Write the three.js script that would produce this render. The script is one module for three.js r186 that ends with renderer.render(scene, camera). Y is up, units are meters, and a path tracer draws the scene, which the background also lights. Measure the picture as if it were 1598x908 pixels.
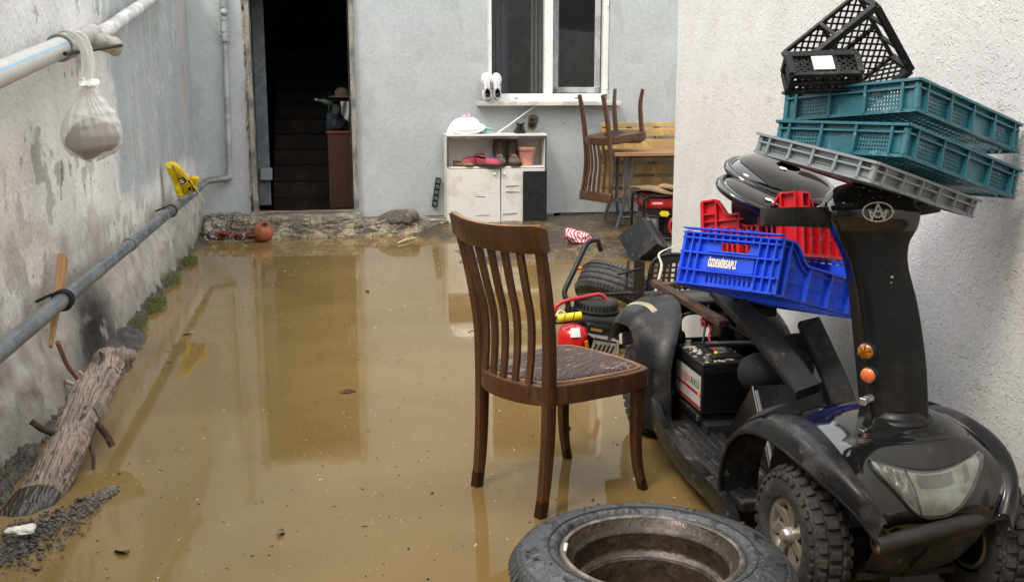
import * as THREE from 'three';
import { RoundedBoxGeometry } from 'three/addons/geometries/RoundedBoxGeometry.js';
import { mergeGeometries, mergeVertices, toCreasedNormals } from 'three/addons/utils/BufferGeometryUtils.js';

// ---------- camera, sky, sun, exposure ----------
const W = 1024, H = 581;
const scene = new THREE.Scene();
const camera = new THREE.PerspectiveCamera(30.25, W / H, 0.05, 900);
camera.position.set(0, 1.46, 0);
camera.rotation.order = 'YXZ';
camera.rotation.set(-10.9 * Math.PI / 180, -9.7 * Math.PI / 180, 0);
const renderer = new THREE.WebGLRenderer({ antialias: true });
renderer.setSize(W, H);
renderer.toneMapping = THREE.LinearToneMapping;
renderer.toneMappingExposure = 1.42;
renderer.outputColorSpace = THREE.SRGBColorSpace;
renderer.shadowMap.enabled = true;
renderer.shadowMap.type = THREE.PCFSoftShadowMap;

let seedState = 12345;
function rnd() { seedState = (seedState + 0x6D2B79F5) | 0; let t = Math.imul(seedState ^ (seedState >>> 15), 1 | seedState); t = (t + Math.imul(t ^ (t >>> 7), 61 | t)) ^ t; return ((t ^ (t >>> 14)) >>> 0) / 4294967296; }
const rr = (a, b) => a + (b - a) * rnd();
function hash(i, j, s) { let h = Math.imul(i, 374761393) ^ Math.imul(j, 668265263) ^ Math.imul(s, 2147483647 - 5432); h = Math.imul(h ^ (h >>> 13), 1274126177); h ^= h >>> 16; return (h >>> 0) / 4294967296; }
// value noise, tileable with integer period p
function vn(x, y, p, s) {
  const xi = Math.floor(x), yi = Math.floor(y), fx = x - xi, fy = y - yi;
  const u = fx * fx * (3 - 2 * fx), v = fy * fy * (3 - 2 * fy);
  const m = (a) => ((a % p) + p) % p;
  const x0 = m(xi), x1 = m(xi + 1), y0 = m(yi), y1 = m(yi + 1);
  return (hash(x0, y0, s) * (1 - u) + hash(x1, y0, s) * u) * (1 - v) + (hash(x0, y1, s) * (1 - u) + hash(x1, y1, s) * u) * v;
}
function fbm(u, v, p, oct, s) { let a = 0, w = 0.5, t = 0; for (let o = 0; o < oct; o++) { a += w * vn(u * p, v * p, p, s + o * 17); t += w; w *= 0.55; p *= 2; } return a / t; }
const clamp = (x, a = 0, b = 1) => Math.min(b, Math.max(a, x));
const sst = (a, b, x) => { const t = clamp((x - a) / (b - a)); return t * t * (3 - 2 * t); };
const mix = (a, b, t) => a + (b - a) * t;
const mix3 = (a, b, t) => [mix(a[0], b[0], t), mix(a[1], b[1], t), mix(a[2], b[2], t)];

// overcast sky
{
  const w = 256, h = 128, d = new Float32Array(w * h * 4);
  for (let j = 0; j < h; j++) for (let i = 0; i < w; i++) {
    const el = (j + 0.5) / h * Math.PI - Math.PI / 2;
    const n = fbm(i / w, j / h, 6, 4, 91);
    let L = 1.75 * (0.75 + 0.5 * Math.max(0, Math.sin(el))) * (0.85 + 0.3 * n);
    if (el < 0) L *= 0.35;
    const k = (j * w + i) * 4;
    d[k] = L * 0.995; d[k + 1] = L; d[k + 2] = L * 1.01; d[k + 3] = 1;
  }
  const t = new THREE.DataTexture(d, w, h, THREE.RGBAFormat, THREE.FloatType);
  t.mapping = THREE.EquirectangularReflectionMapping; t.magFilter = THREE.LinearFilter; t.minFilter = THREE.LinearFilter; t.needsUpdate = true;
  scene.background = t; scene.environment = t;
}
const sun = new THREE.DirectionalLight(0xfff2e0, 1.5);
sun.position.set(-4.6, 9, -1.5); sun.target.position.set(0.4, 0, -6);
sun.castShadow = true; sun.shadow.radius = 26; sun.shadow.mapSize.set(2048, 2048);
Object.assign(sun.shadow.camera, { left: -8, right: 8, top: 8, bottom: -8, near: 0.5, far: 40 });
scene.add(sun, sun.target);

// ---------- helpers ----------
const V = (x, y, z) => new THREE.Vector3(x, y, z);
const used = new Map();
function numbered(n) { const c = used.get(n) || 0; used.set(n, c + 1); return c ? `${n}_${String(c).padStart(3, '0')}` : n; }
function tag(o, label, category, group, kind) { if (label) o.userData.label = label; if (category) o.userData.category = category; if (group) o.userData.group = group; if (kind) o.userData.kind = kind; return o; }
function thing(name, label, category, pos = [0, 0, 0], group) { const g = new THREE.Group(); g.name = numbered(name); g.position.set(...pos); scene.add(g); return tag(g, label, category, group); }
function norm(g) {
  let q = g.index ? g.toNonIndexed() : g;
  for (const k of Object.keys(q.attributes)) if (!['position', 'normal', 'uv'].includes(k)) q.deleteAttribute(k);
  if (!q.attributes.normal) q.computeVertexNormals();
  if (!q.attributes.uv) q.setAttribute('uv', new THREE.BufferAttribute(new Float32Array(q.attributes.position.count * 2), 2));
  return q;
}
// box projected uv in metres
function uvBox(g, s = 1) {
  const p = g.attributes.position, n = g.attributes.normal, uv = g.attributes.uv;
  for (let t = 0; t < p.count; t += 3) {
    let nx = 0, ny = 0, nz = 0;
    for (let k = 0; k < 3; k++) { nx += n.getX(t + k); ny += n.getY(t + k); nz += n.getZ(t + k); }
    nx = Math.abs(nx); ny = Math.abs(ny); nz = Math.abs(nz);
    for (let k = 0; k < 3; k++) {
      const i = t + k, x = p.getX(i), y = p.getY(i), z = p.getZ(i);
      if (nx >= ny && nx >= nz) uv.setXY(i, z / s, y / s); else if (ny >= nz) uv.setXY(i, x / s, z / s); else uv.setXY(i, x / s, y / s);
    }
  }
  return g;
}
// merge geometries into one named mesh
function part(name, geos, material, parent, o = {}) {
  const list = (Array.isArray(geos) ? geos : [geos]).map(norm);
  let g = list.length > 1 ? mergeGeometries(list, false) : list[0];
  if (!o.keepUV) uvBox(g, o.s || 1);
  const m = new THREE.Mesh(g, material); m.name = parent ? name : numbered(name); m.castShadow = m.receiveShadow = true;
  (parent || scene).add(m);
  if (o.label) m.userData.label = o.label;
  if (o.kind) m.userData.kind = o.kind;
  return m;
}
const E3 = new THREE.Euler(), M4 = new THREE.Matrix4(), Q4 = new THREE.Quaternion();
function xf(g, x = 0, y = 0, z = 0, rx = 0, ry = 0, rz = 0) { M4.compose(V(x, y, z), Q4.setFromEuler(E3.set(rx, ry, rz)), V(1, 1, 1)); g.applyMatrix4(M4); return g; }
function B(w, h, d, x = 0, y = 0, z = 0, rx = 0, ry = 0, rz = 0, r = 0.004) {
  const m = Math.min(w, h, d); const rad = Math.min(r, m * 0.45);
  return xf(r > 0 ? new RoundedBoxGeometry(w, h, d, 1, rad) : new THREE.BoxGeometry(w, h, d), x, y, z, rx, ry, rz);
}
function cyl(p0, p1, r0, r1 = r0, seg = 14, open = false) {
  const a = V(...p0), b = V(...p1), d = b.clone().sub(a), L = d.length();
  const g = new THREE.CylinderGeometry(r1, r0, L, seg, 1, open);
  g.applyQuaternion(new THREE.Quaternion().setFromUnitVectors(V(0, 1, 0), d.normalize()));
  g.translate((a.x + b.x) / 2, (a.y + b.y) / 2, (a.z + b.z) / 2); return g;
}
// beam with rectangular section between two points
function beam(p0, p1, w, h, r = 0.002, up = [0, 1, 0]) {
  const a = V(...p0), b = V(...p1), d = b.clone().sub(a), L = d.length(); d.normalize();
  let x = V(...up).cross(d); if (x.lengthSq() < 1e-6) x = V(1, 0, 0).cross(d); x.normalize(); const y = d.clone().cross(x);
  const g = r > 0 ? new RoundedBoxGeometry(w, h, L, 1, Math.min(r, w * .45, h * .45)) : new THREE.BoxGeometry(w, h, L);
  g.applyMatrix4(new THREE.Matrix4().makeBasis(x, y, d)); g.translate((a.x + b.x) / 2, (a.y + b.y) / 2, (a.z + b.z) / 2); return g;
}
function tube(pts, r, seg = 40, rad = 8, closed = false) {
  const c = new THREE.CatmullRomCurve3(pts.map((p) => V(...p)), closed, 'centripetal');
  const g = new THREE.TubeGeometry(c, seg, r, rad, closed);
  if (closed) return g;
  const caps = [];
  for (const [t, s] of [[0, -1], [1, 1]]) { const p = c.getPoint(t), d = c.getTangent(t).multiplyScalar(s); const k = new THREE.CircleGeometry(r, rad); k.applyQuaternion(new THREE.Quaternion().setFromUnitVectors(V(0, 0, 1), d)); k.translate(p.x, p.y, p.z); caps.push(norm(k)); }
  return mergeGeometries([norm(g), ...caps]);
}
// polyline tube with rounded corners
function bent(pts, r, br = 0.05, rad = 10) {
  const P = pts.map((p) => V(...p)), path = new THREE.CurvePath(); let cur = P[0];
  for (let i = 1; i < P.length; i++) {
    if (i < P.length - 1) {
      const d0 = P[i].clone().sub(P[i - 1]), d1 = P[i + 1].clone().sub(P[i]); const k = Math.min(br, d0.length() * .48, d1.length() * .48);
      const a = P[i].clone().sub(d0.normalize().multiplyScalar(k)), b = P[i].clone().add(d1.normalize().multiplyScalar(k));
      path.add(new THREE.LineCurve3(cur, a)); path.add(new THREE.QuadraticBezierCurve3(a, P[i], b)); cur = b;
    } else path.add(new THREE.LineCurve3(cur, P[i]));
  }
  const out = [];
  for (const c of path.curves) for (let k = 0; k < (c.isLineCurve3 ? 2 : 6); k++) out.push(c.getPoint(k / (c.isLineCurve3 ? 2 : 6)));
  out.push(P[P.length - 1]);
  const q = out.filter((p, i) => !i || p.distanceTo(out[i - 1]) > 1e-4).map((p) => [p.x, p.y, p.z]);
  return tube(q, r, q.length * 3, rad);
}
// parametric surface
function grid(nu, nv, fn) {
  const pos = [], uv = [], idx = [];
  for (let j = 0; j <= nv; j++) for (let i = 0; i <= nu; i++) { const p = fn(i / nu, j / nv); pos.push(p[0], p[1], p[2]); uv.push(i / nu, j / nv); }
  for (let j = 0; j < nv; j++) for (let i = 0; i < nu; i++) { const a = j * (nu + 1) + i, b = a + 1, c = a + nu + 1, d = c + 1; idx.push(a, b, d, a, d, c); }
  const g = new THREE.BufferGeometry(); g.setAttribute('position', new THREE.Float32BufferAttribute(pos, 3)); g.setAttribute('uv', new THREE.Float32BufferAttribute(uv, 2)); g.setIndex(idx); g.computeVertexNormals(); return g;
}
// closed in u: weld the seam normals
function ring(nu, nv, fn) {
  const g = grid(nu, nv, fn), n = g.attributes.normal;
  for (let j = 0; j <= nv; j++) { const a = j * (nu + 1), b = a + nu; const v = V(n.getX(a) + n.getX(b), n.getY(a) + n.getY(b), n.getZ(a) + n.getZ(b)).normalize(); n.setXYZ(a, v.x, v.y, v.z); n.setXYZ(b, v.x, v.y, v.z); }
  return g;
}
// sheet with thickness: outer surface, inner surface, edges
function shell(nu, nv, fn, th) {
  const o = grid(nu, nv, fn), n = o.attributes.normal, p = o.attributes.position, N = nu + 1;
  const inner = (i, j) => { const k = j * N + i; return [p.getX(k) - n.getX(k) * th, p.getY(k) - n.getY(k) * th, p.getZ(k) - n.getZ(k) * th]; };
  const outer = (i, j) => { const k = j * N + i; return [p.getX(k), p.getY(k), p.getZ(k)]; };
  const list = [norm(o), norm(grid(nu, nv, (u, v) => inner(Math.round((1 - u) * nu), Math.round(v * nv))))];
  const edge = (c, A, Bf) => norm(grid(c, 1, (u, v) => (v < .5 ? A(Math.round(u * c)) : Bf(Math.round(u * c)))));
  list.push(edge(nu, (i) => inner(i, 0), (i) => outer(i, 0)), edge(nu, (i) => outer(i, nv), (i) => inner(i, nv)), edge(nv, (j) => outer(0, j), (j) => inner(0, j)), edge(nv, (j) => inner(nu, j), (j) => outer(nu, j)));
  return mergeGeometries(list);
}
// bar of rectangular section swept along a curve; lateral direction fixed
function bar(pts, w, d, lat, n = 18, ch = 0.12) {
  const c = new THREE.CatmullRomCurve3(pts.map((p) => V(...p)), false, 'centripetal'), Lx = V(...lat).normalize();
  const sec = [[-1, -1 + 2 * ch], [-1, 1 - 2 * ch], [-1 + ch, 1], [1 - ch, 1], [1, 1 - 2 * ch], [1, -1 + 2 * ch], [1 - ch, -1], [-1 + ch, -1]];
  const f = (a, t) => (typeof a === 'function' ? a(t) : a);
  const at = (t, k) => { const p = c.getPoint(t), T = c.getTangent(t), N = T.clone().cross(Lx).normalize(); const L = N.clone().cross(T).normalize(); const s = sec[k % 8]; return p.addScaledVector(L, s[0] * f(w, t) / 2).addScaledVector(N, s[1] * f(d, t) / 2); };
  const g = grid(8, n, (u, v) => at(v, Math.round(u * 8)).toArray());
  const list = [norm(toCreasedNormals(g, 0.6))];
  for (const e of [0, 1]) { const pts2 = []; for (let k = 0; k < 8; k++) pts2.push(at(e, k)); const cc = pts2.reduce((a, b) => a.add(b), V(0, 0, 0)).multiplyScalar(1 / 8); const pos = []; for (let k = 0; k < 8; k++) { const a = pts2[k], b = pts2[(k + 1) % 8]; const tri = e ? [cc, a, b] : [cc, b, a]; tri.forEach((q) => pos.push(q.x, q.y, q.z)); } const h = new THREE.BufferGeometry(); h.setAttribute('position', new THREE.Float32BufferAttribute(pos, 3)); h.computeVertexNormals(); list.push(norm(h)); }
  return mergeGeometries(list);
}
function poly(pts) { const s = new THREE.Shape(); pts.forEach(([x, y], i) => (i ? s.lineTo(x, y) : s.moveTo(x, y))); s.closePath(); return s; }
function extr(shape, depth, bevel = 0, seg = 2, cs = 16) { return new THREE.ExtrudeGeometry(shape, { depth, bevelEnabled: bevel > 0, bevelThickness: bevel, bevelSize: bevel, bevelOffset: -bevel, bevelSegments: seg, curveSegments: cs }); }
function lathe(pts, seg = 32) { return new THREE.LatheGeometry(pts.map(([a, b]) => new THREE.Vector2(a, b)), seg); }
function smoothShape(pts, closed = true) { const c = new THREE.CatmullRomCurve3(pts.map(([x, y]) => V(x, y, 0)), closed, 'centripetal'); return poly(c.getPoints(pts.length * 6).slice(0, closed ? -1 : undefined).map((p) => [p.x, p.y])); }
function rock(r, sx, sy, sz, s, det = 2, rough = 0.35) {
  let g = new THREE.IcosahedronGeometry(r, det); g.deleteAttribute('uv'); g.deleteAttribute('normal'); g = mergeVertices(g, 1e-5); const p = g.attributes.position;
  for (let i = 0; i < p.count; i++) { const x = p.getX(i) / r, y = p.getY(i) / r, z = p.getZ(i) / r; const k = 1 + rough * (vn(x * 1.7 + s * 3.1 + 40, y * 1.7 + z * 1.3 + 40, 997, s) - .5) * 2 + rough * .5 * (vn(x * 4 + 80, z * 4 + y * 3 + 80, 997, s + 5) - .5); p.setXYZ(i, p.getX(i) * k * sx, p.getY(i) * k * sy, p.getZ(i) * k * sz); }
  g.computeVertexNormals(); return toCreasedNormals(g, 0.5);
}
function setFrame(o, C, a, n) { // local x along a, local y along n
  const x = V(...a).normalize(), z = x.clone().cross(V(...n)).normalize(), y = z.clone().cross(x);
  o.quaternion.setFromRotationMatrix(new THREE.Matrix4().makeBasis(x, y, z)); o.position.set(...C);
}

// ---------- textures ----------
function dtex(w, h, fn, srgb = true, rep = true) {
  const d = new Uint8Array(w * h * 4);
  for (let j = 0; j < h; j++) for (let i = 0; i < w; i++) { const c = fn(i / w, j / h, i, j), k = (j * w + i) * 4; const q = typeof c === 'number' ? [c, c, c] : c; d[k] = clamp(q[0]) * 255; d[k + 1] = clamp(q[1]) * 255; d[k + 2] = clamp(q[2]) * 255; d[k + 3] = 255; }
  const t = new THREE.DataTexture(d, w, h); t.magFilter = THREE.LinearFilter; t.minFilter = THREE.LinearMipmapLinearFilter; t.generateMipmaps = true;
  if (rep) t.wrapS = t.wrapT = THREE.RepeatWrapping; if (srgb) t.colorSpace = THREE.SRGBColorSpace; t.needsUpdate = true; return t;
}
function canvasTex(w, h, draw) { const c = document.createElement('canvas'); c.width = w; c.height = h; draw(c.getContext('2d'), w, h); const t = new THREE.CanvasTexture(c); t.colorSpace = THREE.SRGBColorSpace; return t; }
function rep(t, x, y = x) { const q = t.clone(); q.repeat.set(x, y); q.needsUpdate = true; return q; }
const S = (c, rough = 0.6, o = {}) => new THREE.MeshStandardMaterial({ color: c, roughness: rough, side: THREE.DoubleSide, ...o });
const P = (c, rough = 0.5, o = {}) => new THREE.MeshPhysicalMaterial({ color: c, roughness: rough, side: THREE.DoubleSide, ...o });

// height/scratch fields on 256..512 grids
const stipple = dtex(512, 512, (u, v) => 0.55 * fbm(u, v, 40, 3, 3) + 0.3 * fbm(u, v, 110, 2, 9) + .15 * fbm(u, v, 8, 2, 4), false);
const wormField = (() => { // rough trowelled render: short random curved ridges
  const n = 1024, a = new Float32Array(n * n); seedState = 77;
  for (let k = 0; k < 5200; k++) {
    let x = rnd() * n, y = rnd() * n, th = rr(-.9, .5) + (rnd() < .25 ? 1.3 : 0), cv = rr(-.08, .08); const L = rr(6, 34), hgt = rr(-.55, .55) - .08, wd = rr(1.0, 2.4);
    for (let s = 0; s < L; s++) {
      x += Math.cos(th); y += Math.sin(th); th += cv;
      const R = Math.ceil(wd * 2);
      for (let dy = -R; dy <= R; dy++) for (let dx = -R; dx <= R; dx++) { const px = ((Math.round(x) + dx) % n + n) % n, py = ((Math.round(y) + dy) % n + n) % n; const w = Math.exp(-(dx * dx + dy * dy) / (wd * wd)) * Math.sin(Math.PI * s / L); const i = py * n + px; const val = hgt * w; if (Math.abs(val) > Math.abs(a[i])) a[i] = val; }
    }
  }
  return a;
})();
const worm = dtex(1024, 1024, (u, v, i, j) => clamp(0.52 + 0.42 * wormField[j * 1024 + i] + 0.24 * (fbm(u, v, 60, 3, 15) - .5) + .16 * (fbm(u, v, 12, 3, 16) - .5)), false);
const wormCol = dtex(1024, 1024, (u, v, i, j) => { const n = fbm(u, v, 5, 5, 21), f = fbm(u, v, 90, 2, 22), w = wormField[j * 1024 + i]; const c = .90 + .06 * (n - .5) + .05 * (f - .5) + (w < -.28 ? -.12 : 0); const st = sst(.6, .75, fbm(u, v, 7, 4, 25)); return [c - .015 * st, c - .02 * st, c - .035 * st]; });
const greyWall = dtex(512, 512, (u, v) => { const n = fbm(u, v, 4, 5, 31), f = fbm(u, v, 70, 2, 33); const q = fbm(u + .2 * n, v * .4, 6, 4, 37), c = .93 + .13 * (n - .5) + .07 * (f - .5) - .05 * sst(.58, .7, q); return [c, c, c - .004]; });
const dust = dtex(512, 512, (u, v) => { const n = fbm(u, v, 6, 5, 41), f = fbm(u, v, 60, 3, 43); const k = sst(.48, .72, n) * .6 + sst(.62, .75, f) * .5; return mix3([.55, .55, .56], [.98, .94, .88], clamp(k)); });
const fineDust = dtex(512, 512, (u, v) => { const n = fbm(u, v, 10, 5, 45), f = fbm(u, v, 120, 2, 46); return mix3([.80, .80, .81], [1, .985, .96], clamp(sst(.4, .7, n) * .8 + sst(.6, .8, f) * .6)); });
const softDust = dtex(256, 256, (u, v) => { const n = fbm(u, v, 6, 4, 47); const c = .93 + .07 * n - (fbm(u, v, 40, 2, 48) > .72 ? .06 : 0); return [c, c, c - .01]; });
const roughTex = dtex(512, 512, (u, v) => .55 + .45 * sst(.35, .7, fbm(u, v, 8, 5, 51)), false);
const grit = dtex(512, 512, (u, v) => fbm(u, v, 30, 5, 61), false);
const woodTex = (a, b, s, along = 0) => dtex(512, 512, (u0, v0) => { const u = along ? v0 : u0, v = along ? u0 : v0; const g = fbm(u * 1 + .03 * fbm(u, v, 4, 2, s + 5), v * .0625, 64, 1, s) * .4 + vn(u * 48 + 2.5 * fbm(u, v, 3, 3, s + 3), v * 3, 48, s + 1) * .6; const pore = vn(u * 220, v * 12, 220, s + 7) > .86 ? .25 : 0; const d = fbm(u, v, 6, 4, s + 11); return mix3(mix3(a, b, clamp(g)), [.5, .42, .34], .14 * sst(.6, .75, d)).map((c) => c * (1 - pore)); });
const chairWood = woodTex([.235, .148, .093], [.365, .235, .142], 71);
const rawWood = woodTex([.60, .44, .28], [.76, .60, .42], 171);
const tableWood = woodTex([.50, .37, .26], [.66, .52, .38], 271, 1);
const driftTex = dtex(512, 512, (u, v) => { const g = vn(u * 60 + 3 * fbm(u, v, 4, 3, 7), v * 4, 60, 301), m = fbm(u, v, 6, 5, 305); let c = mix3([.36, .315, .28], [.68, .61, .55], clamp(g * .35 + m * .95 - .15)); const cr = vn(u * 46 + 5 * fbm(u, v, 3, 3, 9), v * 6, 46, 303); if (cr > .84) c = c.map((x) => x * .55); return c; });
const driftBump = dtex(512, 512, (u, v) => vn(u * 60 + 3 * fbm(u, v, 4, 3, 7), v * 6, 60, 301) * .45 + .55 * fbm(u, v, 14, 5, 309), false);

// black plastic as it is: dust film in patches, scuffs, fine scratches and dried splashes
const grimeTex = (amt, seed, base = .085) => dtex(512, 512, (u, v) => { const n = fbm(u, v, 5, 5, seed), m = fbm(u, v, 22, 4, seed + 3), st = vn(u * 34 + 7 * n, v * 7, 999, seed + 5), st2 = vn(u * 8, v * 40 + 6 * n, 999, seed + 6), sp = vn(u * 150, v * 150, 150, seed + 7); let c = [base, base, base * 1.06]; c = mix3(c, [.33, .31, .285], amt * sst(.46, .72, .6 * n + .4 * m)); if (st > .92 || st2 > .94) c = mix3(c, [.52, .50, .48], amt * .8 * sst(.42, .6, m)); if (sp > .95) c = mix3(c, [.55, .50, .43], amt * 1.1 * sst(.42, .55, n)); return c; });
const grimeA = grimeTex(.55, 1201), grimeB = grimeTex(.22, 1231, .055), grimeC = grimeTex(.95, 1261, .10);
const plasticTex = (c0, seed) => dtex(512, 512, (u, v) => { const n = fbm(u, v, 4, 5, seed), m = fbm(u, v, 26, 4, seed + 3), st = vn(u * 40 + 8 * n, v * 9, 999, seed + 5), st2 = vn(u * 7, v * 44 + 8 * n, 999, seed + 6), sp = vn(u * 120, v * 120, 120, seed + 7); let c = c0.map((q) => q * (.90 + .2 * n)); c = mix3(c, [.66, .63, .58], .16 * sst(.5, .74, .5 * n + .5 * m)); if (st > .93 || st2 > .95) c = mix3(c, c0.map((q) => q * .5 + .45), .5 * sst(.45, .6, m)); if (sp > .955) c = mix3(c, [.42, .36, .28], .6 * sst(.45, .6, n)); return c; });
// materials
const M = {
  greyWall: S(0xb7bdbf, .92, { map: rep(greyWall, .6), bumpMap: stipple, bumpScale: .0035 }),
  greyTrim: S(0x9a9d9c, .7, { map: fineDust }),
  whitePvc: P(0xe9eae9, .35, { map: softDust }),
  greyPvc: S(0xbdbdb9, .5, { map: softDust }),
  stucco: S(0xe2e1de, .95, { map: rep(wormCol, 1.15), bumpMap: rep(worm, 1.15), bumpScale: .007 }),
  concrete: S(0x9b9081, .95, { map: dust, bumpMap: grit, bumpScale: .02 }),
  steel: P(0x747e85, .42, { metalness: .3, map: fineDust, roughnessMap: roughTex }),
  chrome: P(0xc8c8c4, .22, { metalness: .9 }),
  blackGloss: P(0xffffff, .12, { map: rep(grimeB, 1.6), clearcoat: .6, clearcoatRoughness: .05, roughnessMap: roughTex }),
  blackSatin: P(0xffffff, .36, { specularIntensity: .6, roughnessMap: roughTex, map: rep(grimeB, 1.2) }),
  blackPl: P(0xffffff, .58, { map: rep(grimeA, 1.5), roughnessMap: roughTex, specularIntensity: .6 }),
  blackMatte: S(0xffffff, .75, { map: rep(grimeA, 2.2) }),
  deepBlack: S(0x0c0c0d, .8),
  rubber: S(0x3a3a3b, .8, { map: dust, bumpMap: grit, bumpScale: .004 }),
  glass: P(0xffffff, .03, { transmission: 1, thickness: 0, ior: 1.5 }),
  chairWood: P(0xffffff, .38, { map: rep(chairWood, 2.2), roughnessMap: roughTex }),
  rawWood: S(0xffffff, .7, { map: rep(rawWood, 2) }),
  tableWood: S(0xffffff, .55, { map: rep(tableWood, 1.5) }),
  drift: S(0xffffff, .95, { map: rep(driftTex, 2.5, 2.5), bumpMap: rep(driftBump, 2.5, 2.5), bumpScale: .02 }),
  twig: S(0x6d5546, .9, { map: dust }),
};
// ---------- ground and water ----------
const wetMud = P(0x85735a, .24, { map: rep(dust, .7), bumpMap: rep(grit, 1.2), bumpScale: .012, roughnessMap: rep(roughTex, .8) });
{ // ground sheet, lowest layer out to the horizon
  const g = new THREE.PlaneGeometry(1200, 1200); g.rotateX(-Math.PI / 2); g.translate(0, -.14, 0);
  tag(part('ground', g, S(0x6e604c, .95, { map: rep(dust, .3) }), null, { kind: 'structure' }));
}
const bank = (x, z) => { // height of the yard bed where it comes out of the water at the far right
  const n = fbm(x * .09 + .3, z * .09 + 2, 16, 5, 401) - .5, r = fbm(x * .4 + 3, z * .4 + 5, 64, 3, 405) - .5;
  const far = sst(-8.55, -8.95, z + .22 * n + .1 * (x - 2)) * sst(.55, 1.2, x + .5 * n);
  const ridge = Math.exp(-(((z + 8.92 + .25 * n + .08 * (x - 2)) / .13) ** 2)) * sst(.9, 1.6, x);
  const rise = sst(-9.6, -10.9, z) * .09 * sst(.4, 1.2, x);
  return -.07 + far * (.088 + .05 * n) + ridge * .05 + rise + r * .035 * far;
};
part('muddy_yard', grid(130, 120, (u, v) => { const x = -1.3 + u * 7.3, z = -2 - 9.0 * v; return [x, bank(x, z), z]; }), wetMud, null, { kind: 'structure' });
const mudTex = dtex(1024, 1024, (u, v) => { const n = fbm(u, v, 4, 6, 411), m = fbm(u + .1 * n, v, 9, 4, 417); const c = mix3([.425, .343, .203], [.515, .426, .268], clamp(n * 1.2 + m * .6 - .4)); const s = vn(u * 500, v * 500, 500, 419) > .985 ? .07 : 0; return c.map((x) => x + s); });
{
  const g = grid(1, 1, (u, v) => [-1.32 + u * 8.3, 0, 2.5 - v * 13.6]);
  part('flood_water', g, P(0xffffff, .045, { map: rep(mudTex, .33), ior: 1.33, bumpMap: rep(dtex(256, 256, (u, v) => fbm(u, v, 5, 3, 421), false), .4), bumpScale: .0012 }), null, { kind: 'structure' });
}

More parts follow.
